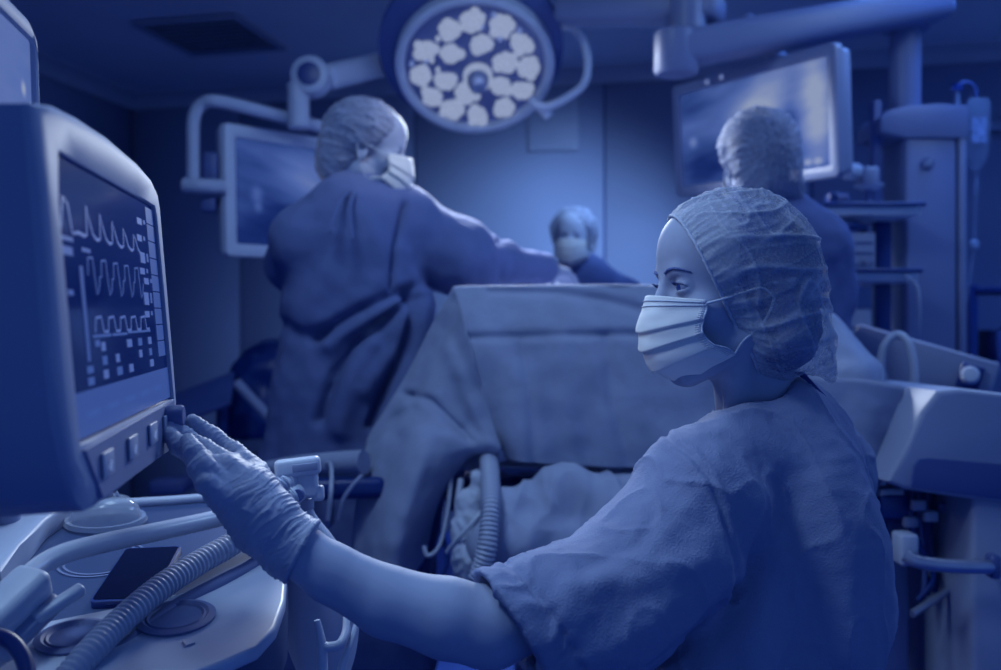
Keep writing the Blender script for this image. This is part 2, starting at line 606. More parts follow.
# tall door leaf of the right bay, mostly hidden by the pendant
dr = slab('door_1', Matrix.Translation((0, 0, 1.1)) @ at(wallpt(4.95, 0.02), RZ), (0.62, 0.03, 2.2), M_WALL, 0.004)
M_DFR = mat('door_frame', 0.30, 0.6, 0.3, 0.04)
for sx in (-1, 1):
    rbox('door_jamb', Matrix.Translation((0, 0, 1.12)) @ at(wallpt(4.95 + 0.335 * sx, 0.025), RZ), (0.05, 0.05, 2.24), M_DFR, dr, 0.004)
rbox('door_head', Matrix.Translation((0, 0, 2.265)) @ at(wallpt(4.95, 0.025), RZ), (0.72, 0.05, 0.05), M_DFR, dr, 0.004)

# ------------------------------------------------------------------ surgical lamp
LC = P(475, 68, 3.4)
vdir = (Vector((0, 0, CAM_Z)) - LC).normalized()
vr = Vector((1, 0, 0)); vr = (vr - vdir * vr.dot(vdir)).normalized()
vu = vdir.cross(vr)                   # image up as seen from the camera's place
tl = math.radians(36.6)
LN = (vdir * math.cos(tl) + (vr * 0.435 - vu * 0.9) * math.sin(tl)).normalized()
ML = frame(LC, vr, None, LN) @ Matrix.Scale(3.4 / 3.0, 4)          # z out of the lamp face
sl = thing('lamp_head', 'round surgical lamp with bright LED clusters hanging from the ceiling', 'lamp', LC)
M_LRIM = mat('lamp_rim', 0.66, 0.4, 0.4, 0.03)
M_LBACK = mat('lamp_shell', 0.05, 0.5, 0.3, 0.05)
M_LPLATE = mat('lamp_plate', 0.16, 0.35, 0.4, 0.06)
R = 0.243
lathe('shell', [(0.06, -0.16), (0.16, -0.14), (0.25, -0.105), (0.285, -0.07), (0.285, -0.045), (0.25, -0.03)], ML @ Matrix.Translation((-0.012, 0.03, 0)), M_LBACK, sl, 48)
lathe('rim', [(0.225, -0.06), (R, -0.05), (R + 0.004, -0.01), (R, 0.008), (R - 0.012, 0.014), (R - 0.024, 0.008), (R - 0.028, -0.012)], ML, M_LRIM, sl, 64, cap=False)
lathe('plate', [(0.0, -0.012), (R - 0.02, -0.012), (R - 0.02, -0.05), (0, -0.05)], ML, M_LPLATE, sl, 48)
M_LED = emat('led_glow', (0.262, 0.318, 0.465), 1.0)
M_LEDS = emat('led_dim', (0.12, 0.18, 0.42), 1.0)
def crop2lamp(cx, cy):
    """face coordinates of a cluster from where its centre is seen on the lamp's face"""
    px, py = 380 + cx / 4.17, cy / 4.17
    d = (P(px, py, 1.0) - Vector((0, 0, CAM_Z)))
    o = Vector((0, 0, CAM_Z))
    t = (LC - o).dot(LN) / d.dot(LN)
    q = ML.inverted() @ (o + d * t)
    return q.x, q.y
cl = [(388, 92), (505, 100), (588, 160), (282, 148), (425, 185), (300, 245), (520, 245), (620, 255), (188, 245), (175, 352), (270, 362), (215, 435), (300, 475), (365, 400), (405, 485), (510, 435), (590, 350), (505, 350)]
rr = random.Random(3)
proto = {}
for i, (cx, cy) in enumerate(cl):
    x, y = crop2lamp(cx, cy)
    key = i % 6
    if key not in proto:
        bm = bmesh.new()
        for j in range(9):
            a = 2 * math.pi * j / 8 + key + 0.5 * rr.random()
            r0 = 0.0 if j == 8 else 0.012 + 0.016 * rr.random()
            bmesh.ops.create_uvsphere(bm, u_segments=10, v_segments=6, radius=0.0135 + 0.007 * rr.random(),
                                      matrix=Matrix.Translation((r0 * math.cos(a), r0 * math.sin(a), -0.008)))
        me = bpy.data.meshes.new('led_cluster')
        bm.to_mesh(me); bm.free(); me.shade_smooth()
        me.materials.append(M_LED)
        proto[key] = me
    o = bpy.data.objects.new('led_cluster', proto[key])
    C.objects.link(o)
    o.parent = sl
    o.matrix_parent_inverse = Matrix.Translation(-LC)
    o.matrix_basis = ML @ Matrix.Translation((x, y, 0.002)) @ Matrix.Rotation(rr.random() * 6, 4, 'Z')
for k in range(14):
    cx, cy = [(345, 130), (425, 112), (240, 190), (500, 150), (525, 135), (190, 290), (215, 285), (130, 312), (240, 320), (475, 55), (565, 205), (300, 180), (460, 170), (580, 105)][k]
    x, y = crop2lamp(cx, cy)
    lathe('small_led', [(0.0075, -0.012), (0.0075, 0.0), (0.004, 0.004), (0, 0.005)], ML @ Matrix.Translation((x, y, 0)), M_LEDS if k % 2 else M_LED, sl, 10)
hx, hy = crop2lamp(408, 320)
lathe('handle_ring', [(0.034, -0.01), (0.046, -0.01), (0.046, 0.012), (0.040, 0.018), (0.034, 0.012)], ML @ Matrix.Translation((hx, hy, 0)), M_LED, sl, 28, cap=False)
lathe('sterile_handle', [(0.034, -0.01), (0.032, 0.03), (0.024, 0.055), (0.018, 0.06), (0, 0.06)], ML @ Matrix.Translation((hx, hy, 0)), mat('lamp_handle', 0.30, 0.8, 0.1, 0.0), sl, 24)
# handle bar and arm at the right of the lamp
yl = 3.4
tube('handle_bar', [P(560, 24, yl), P(576, 30, yl), P(586, 50, yl), P(587, 74, yl), P(578, 90, yl), P(548, 107, yl), P(533, 104, yl)], 0.015, M_LRIM, sl, 10, 6)
tube('handle_bracket', [P(530, 100, yl + 0.02), P(541, 107, yl + 0.02), P(549, 117, yl + 0.02)], 0.018, M_LRIM, sl, 10, 3)
tube('lamp_arm', [P(555, 26, yl + 0.02), P(600, 10, yl + 0.1), P(650, -14, yl + 0.2), P(700, -55, yl + 0.35), P(704, -130, yl + 0.35)], 0.030, M_LRIM, sl, 14, 5)
tube('yoke', [P(420, 20, yl + 0.16), P(470, -12, yl + 0.14), P(530, -6, yl + 0.08), P(560, 24, yl)], 0.022, M_LBACK, sl, 10, 5)
spot = lamp('lamp_head_light', 'SPOT', LC + LN * 0.06, LC + LN, 170.0, (0.80, 0.90, 1.0), size=0.18, angle=120, blend=0.55)
spot.parent = sl
spot.matrix_parent_inverse = Matrix.Translation(-LC)
# unseen second head, added to brighten the back wall and the far surgeon
LC2 = Vector((0.75, 3.2, 2.50))
LN2 = (Vector((0.22, 4.9, 1.65)) - LC2).normalized()
ML2 = frame(LC2, Vector((1, 0, 0)), None, LN2)
s2 = thing('lamp_head', 'unseen lamp head added to light the far wall and far surgeon', 'lamp', LC2)
lathe('shell', [(0.06, -0.12), (0.16, -0.10), (0.22, -0.07), (0.24, -0.02), (0.23, 0.0)], ML2, M_LBACK, s2, 40)
lathe('rim', [(0.21, -0.02), (0.24, -0.015), (0.24, 0.01), (0.215, 0.012)], ML2, M_LRIM, s2, 48, cap=False)
lathe('plate', [(0.0, -0.004), (0.215, -0.004), (0.215, -0.02), (0, -0.02)], ML2, M_LED, s2, 40)
tube('lamp_arm', [LC2 - LN2 * 0.1, LC2 + Vector((0.12, -0.15, 0.16)), LC2 + Vector((0.2, -0.1, 0.17)), LC2 + Vector((0.24, -0.08, 0.20))], 0.028, M_LRIM, s2, 12, 5)
sp2 = lamp('lamp_head_light', 'SPOT', LC2 + LN2 * 0.03, LC2 + LN2, 500.0, (0.45, 0.72, 1.0), size=0.18, angle=62, blend=1.0)
sp2.parent = s2
sp2.matrix_parent_inverse = Matrix.Translation(-LC2)
# small head out of view, added to blow out the left surgeon's face
LC3 = Vector((0.45, 2.15, 2.42))
LN3 = (P(388, 148, 2.6) - LC3).normalized()
ML3 = frame(LC3, Vector((0, 1, 0)), None, LN3)
s3l = thing('lamp_head', 'small unseen lamp head added to brighten the left surgeon', 'lamp', LC3)
lathe('shell', [(0.04, -0.08), (0.10, -0.07), (0.13, -0.04), (0.135, 0.0), (0.125, 0.01)], ML3, M_LBACK, s3l, 32)
lathe('plate', [(0.0, 0.004), (0.118, 0.004), (0.118, -0.01), (0, -0.01)], ML3, M_LED, s3l, 32)
tube('lamp_arm', [LC3 - LN3 * 0.07, LC3 - LN3 * 0.12 + Vector((0.05, 0, 0.08)), LC3 + Vector((0.16, 0, 0.22)), LC3 + Vector((0.18, 0, 0.28))], 0.022, M_LRIM, s3l, 12, 5)
sp3 = lamp('lamp_head_light', 'SPOT', LC3 + LN3 * 0.03, LC3 + LN3, 30.0, (1.0, 0.94, 0.82), size=0.08, angle=17, blend=0.8)
sp3.parent = s3l
sp3.matrix_parent_inverse = Matrix.Translation(-LC3)
# ------------------------------------------------------------------ suspended monitor behind the left surgeon
def screen_mat(name, stops, noise, blobs, seed=0.0, rot=0.0):
    """endoscope picture emitted by a screen: streaks plus soft fields, laid out in the screen's own UV"""
    m = bpy.data.materials.new(name)
    m.use_nodes = True
    nt = m.node_tree
    b = nt.nodes['Principled BSDF']
    b.inputs['Base Color'].default_value = (0.005, 0.01, 0.05, 1)
    b.inputs['Roughness'].default_value = 0.5
    b.inputs['Specular IOR Level'].default_value = 0.0
    tc = nt.nodes.new('ShaderNodeTexCoord')
    mp = nt.nodes.new('ShaderNodeMapping')
    mp.vector_type = 'TEXTURE'
    mp.inputs['Rotation'].default_value = (0, 0, rot)
    mp.inputs['Scale'].default_value = (1.0 / noise[0], 1.0 / noise[1], 1)
    mp.inputs['Location'].default_value = (seed, seed * 0.7, 0)
    nt.links.new(tc.outputs['UV'], mp.inputs['Vector'])
    n = nt.nodes.new('ShaderNodeTexNoise')
    n.inputs['Scale'].default_value = 1.0
    n.inputs['Detail'].default_value = 3.0
    nt.links.new(mp.outputs['Vector'], n.inputs['Vector'])
    acc = nt.nodes.new('ShaderNodeMath'); acc.operation = 'MULTIPLY_ADD'
    acc.inputs[1].default_value = noise[2]; acc.inputs[2].default_value = noise[3]
    nt.links.new(n.outputs['Fac'], acc.inputs[0])
    val = acc.outputs[0]
    for (cx, cy, rx, ry, amp) in blobs:
        mb = nt.nodes.new('ShaderNodeMapping'); mb.vector_type = 'TEXTURE'
        mb.inputs['Location'].default_value = (cx, cy, 0)
        mb.inputs['Scale'].default_value = (rx, ry, 1)
        nt.links.new(tc.outputs['UV'], mb.inputs['Vector'])
        ln = nt.nodes.new('ShaderNodeVectorMath'); ln.operation = 'LENGTH'
        nt.links.new(mb.outputs['Vector'], ln.inputs[0])
        mr = nt.nodes.new('ShaderNodeMapRange'); mr.interpolation_type = 'SMOOTHSTEP'
        mr.inputs['From Min'].default_value = 0.0; mr.inputs['From Max'].default_value = 1.0
        mr.inputs['To Min'].default_value = amp; mr.inputs['To Max'].default_value = 0.0
        nt.links.new(ln.outputs['Value'], mr.inputs['Value'])
        ad = nt.nodes.new('ShaderNodeMath'); ad.operation = 'ADD'
        nt.links.new(val, ad.inputs[0]); nt.links.new(mr.outputs['Result'], ad.inputs[1])
        val = ad.outputs[0]
    r = nt.nodes.new('ShaderNodeValToRGB')
    while len(r.color_ramp.elements) > 1: r.color_ramp.elements.remove(r.color_ramp.elements[-1])
    r.color_ramp.elements[0].position = stops[0][0]; r.color_ramp.elements[0].color = tuple(stops[0][1]) + (1,)
    for p, c in stops[1:]:
        e = r.color_ramp.elements.new(p); e.color = tuple(c) + (1,)
    nt.links.new(val, r.inputs['Fac'])
    nt.links.new(r.outputs['Color'], b.inputs['Emission Color'])
    b.inputs['Emission Strength'].default_value = 1.0
    MATS[name] = m
    return m
DUO = [(0.0, (0.0015, 0.006, 0.06)), (0.2, (0.008, 0.022, 0.12)), (0.4, (0.030, 0.065, 0.23)), (0.6, (0.070, 0.125, 0.36)), (0.8, (0.14, 0.20, 0.42)), (1.0, (0.258, 0.314, 0.462))]
def screen_quad(name, M, w, h, z, m, parent):
    bm = bmesh.new()
    uvl = bm.loops.layers.uv.new('UVMap')
    vs = [bm.verts.new(M @ Vector((x * w / 2, y * h / 2, z))) for x, y in ((-1, -1), (1, -1), (1, 1), (-1, 1))]
    f = bm.faces.new(vs)
    for l, uv in zip(f.loops, ((0, 0), (1, 0), (1, 1), (0, 1))): l[uvl].uv = uv
    me = bpy.data.meshes.new(name); bm.to_mesh(me); bm.free()
    return link(name, me, m, parent)

def quad_frame(TL, TR, BR, BL):
    """frame, width, height of a screen from its corners (made rectangular)"""
    c = (TL + TR + BR + BL) / 4
    ex = ((TR - TL) + (BR - BL)) / 2
    ey = ((TL - BL) + (TR - BR)) / 2
    return frame(c, ex, ey), ex.length, ey.length

# left suspended monitor
TL, TR, BL, BR = P(227, 122, 3.15), P(372, 146, 3.62), P(224, 256, 3.15), P(372, 262, 3.62)
MS, w, h = quad_frame(TL, TR, BR, BL)
mon = thing('ceiling_monitor', 'flat ceiling-hung monitor with pale frame behind the left surgeon', 'monitor', MS.translation)
M_MFR = mat('monitor_frame', 0.62, 0.4, 0.4, 0.02)
ring_prism('frame', rrect(w, h, 0.018), rrect(w - 0.085, h - 0.085, 0.006), MS, 0.03, M_MFR, mon, 0.006)
rbox('housing', MS @ Matrix.Translation((0, 0, -0.05)), (w - 0.02, h - 0.02, 0.05), M_GREYP, mon, 0.015)
so = screen_quad('screen', MS, w - 0.08, h - 0.08, -0.010, screen_mat('endoscopy_picture', DUO, (2.2, 7.0, 0.34, 0.16),
    [(0.62, 0.66, 0.5, 0.4, 0.34), (0.35, 0.85, 0.5, 0.25, 0.12), (0.3, 0.15, 0.6, 0.3, -0.22), (0.16, 0.48, 0.07, 0.14, 0.25), (0.17, 0.36, 0.05, 0.08, 0.22), (0.46, 0.22, 0.07, 0.10, 0.3), (0.56, 0.14, 0.05, 0.08, 0.22), (0.45, 0.36, 0.35, 0.12, -0.15)], 1.7, -0.35), mon)
# hanger: tube loop, clamp, arm
yb = 3.12
tube('hanger_tube', [P(193, 187, yb), P(193, 150, yb), P(194, 118, yb), P(203, 104, yb), P(222, 102, yb), P(280, 116, yb + 0.1), P(330, 129, yb + 0.22)], 0.021, M_LIGHTP, mon, 12, 6)
tube('hanger_bracket', [P(184, 185, yb), P(204, 186, yb), P(224, 187, yb + 0.03)], 0.024, M_LIGHTP, mon, 14, 3)
rbox('clamp_block', at(P(212, 172, yb + 0.06)), (0.05, 0.06, 0.12), M_DARKP, mon, 0.008)
rbox('clamp_block', at(P(209, 205, yb + 0.05)), (0.05, 0.05, 0.05), M_DARKP, mon, 0.008)
arm = thing('ceiling_boom', 'pale spring arm with dark round pivot left of the lamp', 'boom arm', P(300, 77, 3.2))
tube('drop_post', [P(299, 128, 3.2), P(298, 84, 3.2)], 0.036, M_LIGHTP, arm, 16, 1)
lathe('pivot_housing', [(0, -0.05), (0.058, -0.05), (0.062, -0.04), (0.062, 0.03), (0.05, 0.035), (0, 0.035)], frame(P(311, 77, 3.2), Vector((1, 0, 0)), None, Vector((0.1, -1, 0.05))), M_LIGHTP, arm, 28)
lathe('pivot_cap', [(0.038, 0.034), (0.038, 0.040), (0.02, 0.043), (0, 0.043)], frame(P(311, 77, 3.2), Vector((1, 0, 0)), None, Vector((0.1, -1, 0.05))), M_BLACK, arm, 24)
pa, pb = P(325, 78, 3.24), P(440, 50, 3.95)
rbox('spring_arm', frame((pa + pb) / 2, pb - pa, None, Vector((0, 0, 1))), ((pb - pa).length, 0.07, 0.085), M_LIGHTP, arm, 0.025, 3)
tube('hub_post', [P(440, 54, 3.98), P(442, 0, 3.98), P(443, -35, 3.98)], 0.04, M_LIGHTP, arm, 14, 1)

# ------------------------------------------------------------------ right suspended monitor
TL, TR, BR, BL = P(667, 90, 3.5), P(832, 40, 2.87), P(842, 178, 2.87), P(680, 195, 3.5)
MS, w, h = quad_frame(TL, TR, BR, BL)
mon2 = thing('ceiling_monitor', 'tilted flat monitor with bright screen above the capped head', 'monitor', MS.translation)
ring_prism('frame', rrect(w, h, 0.02), rrect(w - 0.07, h - 0.07, 0.006), MS, 0.03, mat('monitor_frame_grey', 0.26, 0.4, 0.4, 0.02), mon2, 0.006)
rbox('housing', MS @ Matrix.Translation((0, 0, -0.055)), (w - 0.02, h - 0.02, 0.06), M_GREYP, mon2, 0.015)
so = screen_quad('screen', MS, w - 0.065, h - 0.065, -0.010, screen_mat('endoscopy_picture_bright', DUO, (3.0, 5.5, 0.46, 0.24),
    [(0.92, 0.60, 0.17, 0.85, 0.62), (0.58, 0.72, 0.30, 0.32, 0.55), (0.72, 0.95, 0.30, 0.25, 0.25), (0.40, 0.55, 0.40, 0.30, 0.18), (0.20, 0.22, 0.45, 0.40, -0.28), (0.75, 0.36, 0.09, 0.40, -0.22), (0.09, 0.46, 0.05, 0.09, 0.35), (0.86, 0.07, 0.04, 0.05, 0.5), (0.92, 0.07, 0.04, 0.05, 0.5), (0.05, 0.85, 0.25, 0.30, -0.15)], 4.3, 0.3), mon2)
for k, fx in enumerate((-0.18, -0.11)):
    lathe('indicator_light', [(0.008, 0), (0.008, 0.003), (0, 0.005)], MS @ Matrix.Translation((fx, h / 2 - 0.018 + 0.004 * k, 0)), emat('indicator', (0.16, 0.22, 0.48), 1.0), mon2, 10)
tube('hanger_tube', [MS @ Vector((0.05, 0.02, -0.08)), MS @ Vector((0.06, 0.10, -0.2)), P(745, 20, 3.35)], 0.03, M_GREYP, mon2, 12, 5)

# ------------------------------------------------------------------ ceiling supply unit at the right
pen = thing('ceiling_pendant', 'ceiling supply pendant with boom, drop column and pale tower at right', 'pendant', P(905, 150, 3.2))
M_PEN = mat('pendant_paint', 0.20, 0.45, 0.4, 0.04, 3.0)
def beam(name, a, b, hgt, dep, m, par, bev=0.03):
    return rbox(name, frame((a + b) / 2, b - a, None, Vector((0, 0, 1))), ((b - a).length, dep, hgt), m, par, bev, 3)
beam('boom', P(668, 52, 3.0), P(945, 3, 3.15), 0.105, 0.14, M_PEN, pen, 0.03)
lathe('boom_joint', [(0, -0.07), (0.06, -0.07), (0.068, -0.06), (0.068, 0.055), (0.05, 0.065), (0, 0.065)], at(P(676, 52, 3.0)), M_PEN, pen, 28)
lathe('boom_joint', [(0, -0.10), (0.055, -0.10), (0.055, 0.10), (0, 0.10)], at(P(688, 28, 3.02)), M_PEN, pen, 28)
beam('boom', P(560, 12, 3.3), P(722, 8, 3.02), 0.09, 0.13, mat('pendant_boom_upper', 0.22, 0.45, 0.4, 0.04), pen, 0.03)
lathe('column_collar', [(0, -0.02), (0.075, -0.02), (0.075, 0.012), (0.05, 0.02), (0, 0.02)], at(P(905, 24, 3.2)), M_PEN, pen, 28)
tube('drop_column', [P(905, 20, 3.2), P(905, 112, 3.2)], 0.049, M_PEN, pen, 20, 1)
# the tower: a shaped front with an overhanging canopy
tx0, tx1, zt, zb = P(895, 0, 3.2).x, P(954, 0, 3.2).x, P(0, 112, 3.2).z, 0.86
tw = tx1 - tx0
hood = [(-0.085, 0), (-0.085, 0.045), (-0.06, 0.07), (0.0, 0.082), (tw * 0.5, 0.09), (tw, 0.085), (tw, -0.02), (0.0, -0.02)]
prism('hood', hood, frame(Vector((tx0, 3.10, zt - 0.085)), (1, 0, 0), (0, 0, 1)), 0.22, M_PEN, pen, 0.006)
rbox('tower', at(Vector((tx0 + tw * 0.42, 3.21, (zt - 0.1 + zb) / 2))), (tw * 0.84, 0.2, zt - 0.1 - zb), M_PEN, pen, 0.012)
rbox('side_rail', at(Vector((tx1 - tw * 0.07, 3.21, (zt - 0.09 + zb) / 2))), (tw * 0.13, 0.21, zt - 0.09 - zb), mat('rail_grey', 0.26, 0.4, 0.4, 0.03), pen, 0.01)
lg = P(928, 163, 3.1)
ML_ = frame(lg, (1, 0, 0), (0, 0, 1))
lathe('emblem', [(0, 0), (0.022, 0), (0.022, 0.004), (0, 0.004)], frame(lg + Vector((0, 0.006, 0)), (1, 0, 0), (0, 0, 1)), M_DARKP, pen, 24, sy=0.8)
for k in (-1, 0, 1):
    tube('emblem_stripe', [ML_ @ Vector((-0.014, 0.008 * k - 0.004, 0)), ML_ @ Vector((0, 0.008 * k, 0.001)), ML_ @ Vector((0.014, 0.008 * k + 0.004, 0))], 0.002, M_LIGHTP, pen, 6, 3)
# shelves with rails
def shelf(x0, x1, y0, Yn, dep, z):
    s = rbox('shelf', at(Vector(((x0 + x1) / 2, Yn + dep / 2, z))), (x1 - x0, dep, 0.03), M_WHITE, pen, 0.004)
    rbox('front_rail', at(Vector(((x0 + x1) / 2, Yn - 0.012, z + 0.016))), (x1 - x0 + 0.02, 0.016, 0.014), M_BLACK, s, 0.005)
    return s
zA, zB = P(0, 210, 2.95).z, P(0, 276, 2.95).z
xa, xb = P(772, 0, 2.95).x, P(921, 0, 2.95).x
shelf(xa, xb, 0, 2.95, 0.30, zA)
shelf(xa + 0.05, xb - 0.01, 0, 2.95, 0.30, zB)
shelf(xa + 0.05, xb - 0.02, 0, 2.97, 0.28, zB - 0.28)
rbox('support_post', at(Vector((P(884, 0, 3.12).x, 3.14, (zA + zB - 0.28) / 2))), (0.05, 0.04, zA - zB + 0.28), M_BLACK, pen, 0.004)
rbox('support_post', at(Vector((P(880, 0, 3.12).x, 3.16, zA + 0.20))), (0.03, 0.04, 0.36), M_DARKP, pen, 0.004)
# devices on the shelves
def device(label, x0, x1, z0, z1, Yn, dep, m, lines=2, knobs=1):
    t = thing('video_processor', label, 'device', Vector(((x0 + x1) / 2, Yn, z0)), 'devices on the pendant shelves')
    rbox('case', at(Vector(((x0 + x1) / 2, Yn + dep / 2, (z0 + z1) / 2))), (x1 - x0, dep, z1 - z0), m, t, 0.006)
    for k in range(lines):
        rbox('front_strip', at(Vector(((x0 + x1) / 2, Yn, z0 + (z1 - z0) * (k + 1) / (lines + 1)))), ((x1 - x0) * 0.9, 0.006, 0.006), M_DARKP, t, 0.001)
    for k in range(knobs):
        lathe('knob', [(0.01, 0), (0.01, 0.012), (0, 0.013)], frame(Vector((x1 - 0.03 - 0.03 * k, Yn, z0 + (z1 - z0) * 0.3)), (1, 0, 0), None, (0, -1, 0)), M_GREYP, t, 14)
    return t
device('grey video processor box between the two pendant shelves', P(815, 0, 2.98).x, P(876, 0, 2.98).x, zB + 0.010, zB + 0.135, 2.98, 0.22, M_GREYP, 3, 2)
device('small pale control box on the lower pendant shelf', P(868, 0, 2.97).x, P(892, 0, 2.97).x, zB + 0.010, zB + 0.055, 2.965, 0.014 + 0.1, M_LIGHTP, 1, 1) if False else None
device('pale insufflator unit standing under the lower pendant shelf', P(838, 0, 2.99).x, P(872, 0, 2.99).x, zB - 0.27, zB - 0.10, 2.99, 0.2, M_LIGHTP, 2, 2)
# camera-like head unit standing on the top shelf
ch = thing('camera_head', 'grey two-piece camera head standing on the top pendant shelf', 'camera head', P(868, 205, 3.05))
lathe('stem', [(0.012, 0), (0.012, 0.11), (0, 0.11)], at(Vector((P(868, 0, 3.05).x, 3.05, zA + 0.01))), M_DARKP, ch, 14)
rbox('body', at(P(868, 177, 3.05)), (0.055, 0.06, 0.06), M_GREYP, ch, 0.01)
lathe('lens', [(0.02, 0), (0.026, 0.01), (0.026, 0.05), (0.02, 0.055), (0, 0.05)], frame(P(860, 172, 3.05), (0, 0, 1), None, (-1, -0.3, 0)), M_LIGHTP, ch, 18)
lathe('dish', [(0.02, 0), (0.045, 0.012), (0.046, 0.018), (0, 0.02)], at(P(869, 190, 3.05)), M_GREYP, ch, 20)
cp = thing('dark_coupler', 'small dark coupler with knob lying on the top pendant shelf', 'coupler', P(833, 206, 3.0))
rbox('body', at(Vector((P(833, 0, 3.0).x, 3.0, zA + 0.035))), (0.04, 0.05, 0.05), M_BLACK, cp, 0.008)
lathe('knob', [(0.014, 0), (0.014, 0.03), (0, 0.032)], frame(Vector((P(836, 0, 3.0).x, 2.98, zA + 0.04)), (0, 0, 1), None, (1, -0.4, 0.2)), M_DARKP, cp, 16)
tube('cable', [Vector((P(842, 0, 3.0).x, 3.0, zA + 0.03)), Vector((P(852, 0, 3.0).x, 3.02, zA + 0.02)), Vector((P(858, 0, 3.02).x, 3.06, zA + 0.014))], 0.006, M_BLACK, cp, 8, 4)
pr = thing('folded_probe', 'dark hand probe lying on the lower pendant shelf', 'probe', P(852, 272, 2.96))
tube('grip', [Vector((P(838, 0, 2.98).x, 2.97, zB + 0.152)), Vector((P(852, 0, 2.98).x, 2.98, zB + 0.156)), Vector((P(868, 0, 2.98).x, 3.0, zB + 0.151))], [0.008, 0.015, 0.01], M_BLACK, pr, 10, 4)
tube('cable', [Vector((P(868, 0, 2.98).x, 3.0, zB + 0.151)), Vector((P(874, 0, 2.98).x, 3.05, zB + 0.147)), Vector((P(872, 0, 2.98).x, 3.12, zB + 0.143))], 0.005, M_BLACK, pr, 8, 4)
# cable drooping from the lower shelf
tag(tube('shelf_cable', [P(905, 276, 2.93), P(916, 285, 2.93), P(919, 305, 2.93), P(918, 330, 2.95), P(915, 350, 3.0)], 0.006, M_LIGHTP, None, 8, 5), 'thin pale cable hanging down from the lower pendant shelf', 'cable')

# ------------------------------------------------------------------ infusion stand with bag
iv = thing('infusion_stand', 'thin infusion stand pole at the right edge of the room', 'stand', Vector((P(957, 0, 3.5).x, 3.5, 0)))
xi = P(957, 0, 3.5).x
tube('pole', [Vector((xi, 3.5, 0.05)), Vector((xi, 3.5, P(0, 90, 3.5).z))], 0.010, M_STEEL, iv, 10, 1)
tube('hook_bar', [Vector((xi - 0.02, 3.5, P(0, 90, 3.5).z)), Vector((xi + 0.03, 3.5, P(0, 82, 3.5).z)), P(975, 88, 3.5), P(976, 97, 3.5)], 0.006, M_DARKP, iv, 8, 5)
lathe('clamp', [(0, -0.02), (0.02, -0.02), (0.022, 0.02), (0, 0.02)], at(P(957, 148, 3.5)), M_BLACK, iv, 16)
lathe('pole_cap', [(0, -0.012), (0.018, -0.012), (0.018, 0.012), (0, 0.016)], at(P(957, 88, 3.5)), M_BLACK, iv, 16)
for k in range(5):
    a = 2 * math.pi * k / 5
    tube('foot', [Vector((xi, 3.5, 0.08)), Vector((xi + 0.28 * math.cos(a), 3.5 + 0.28 * math.sin(a), 0.03))], 0.014, M_STEEL, iv, 8, 1)
ib = thing('infusion_bag', 'clear infusion bag hanging from the stand with a drip line', 'infusion bag', P(979, 130, 3.5))
rowsb = []
for (y, wd, dp) in ((98, 10, 0.006), (104, 12, 0.014), (120, 13, 0.022), (140, 13, 0.028), (158, 12, 0.024), (166, 7, 0.012), (170, 3, 0.006)):
    c = P(979 - (y - 98) * 0.05, y, 3.5)
    rowsb.append([c + Vector((wd / 278 * math.cos(a), -dp * math.sin(a), 0)) for a in np.linspace(0, 2 * math.pi, 18, endpoint=False)])
grid_mesh('pouch', rowsb, M_CLEAR, ib, 0, True)
rbox('print_label', frame(P(979, 130, 3.465), (1, 0, 0), (0, 0, 1)), (0.05, 0.09, 0.002), mat('bag_print', 0.30, 0.6, 0.2, 0.4, 60), ib, 0)
lathe('drip_chamber', [(0.004, -0.06), (0.010, -0.05), (0.010, 0.0), (0.004, 0.01)], at(P(976, 182, 3.5)), M_CLEAR, ib, 14)
tube('drip_line', [P(977, 172, 3.5), P(976, 190, 3.5), P(974, 240, 3.5), P(968, 290, 3.48), P(960, 325, 3.46), P(956, 345, 3.45), P(954, 372, 3.45)], 0.006, M_CLEAR, ib, 8, 5)
lathe('roller_clamp', [(0.008, -0.016), (0.016, -0.01), (0.016, 0.012), (0.008, 0.018)], at(P(974, 245, 3.5)), M_LIGHTP, ib, 14)

# dark rack at the far right
rk = thing('equipment_rack', 'dark equipment rack with pale boxes at the right edge', 'rack', Vector((P(1000, 0, 3.7).x, 3.7, 0)))
xr = P(968, 0, 3.7).x
for dx in (0.0, 0.5):
    rbox('upright', at(Vector((xr + dx, 3.8, 0.68))), (0.03, 0.3, 1.36), M_BLACK, rk, 0.004)
for z in (1.34, 1.06, 0.7, 0.3):
    rbox('shelf', at(Vector((xr + 0.25, 3.8, z))), (0.5, 0.32, 0.02), M_BLACK, rk, 0.003)
for (x, z, w_, h_) in ((0.14, 1.13, 0.08, 0.12), (0.25, 1.135, 0.10, 0.13), (0.2, 0.80, 0.2, 0.18)):
    rbox('box', at(Vector((xr + x, 3.78, z))), (w_, 0.2, h_), M_DARKP, rk, 0.006)
# ------------------------------------------------------------------ operating table and its drapes
tb = thing('operating_table', 'operating table with steel side rail under the blue drape', 'table', Vector((0.15, 2.75, 0)))
rbox('top', at(Vector((0.16, 2.72, 0.80))), (0.66, 0.95, 0.08), M_BLACK, tb, 0.02)
rbox('column', at(Vector((0.2, 2.75, 0.42))), (0.32, 0.4, 0.70), M_GREYP, tb, 0.03)
rbox('base', at(Vector((0.2, 2.75, 0.04))), (0.6, 0.9, 0.08), M_DARKP, tb, 0.03)
yt = 2.22
tube('side_rail', [P(445, 466, yt), P(530, 467, yt), P(660, 470, yt)], 0.011, M_STEEL, tb, 12, 1)
for px in (452, 512, 600):
    rbox('rail_clamp', at(P(px, 466, yt + 0.01)), (0.035, 0.03, 0.035), M_STEEL, tb, 0.006)
tube('rail_post', [P(512, 466, yt), P(512, 460, yt + 0.05), P(512, 452, yt + 0.12)], 0.012, M_STEEL, tb, 10, 1)
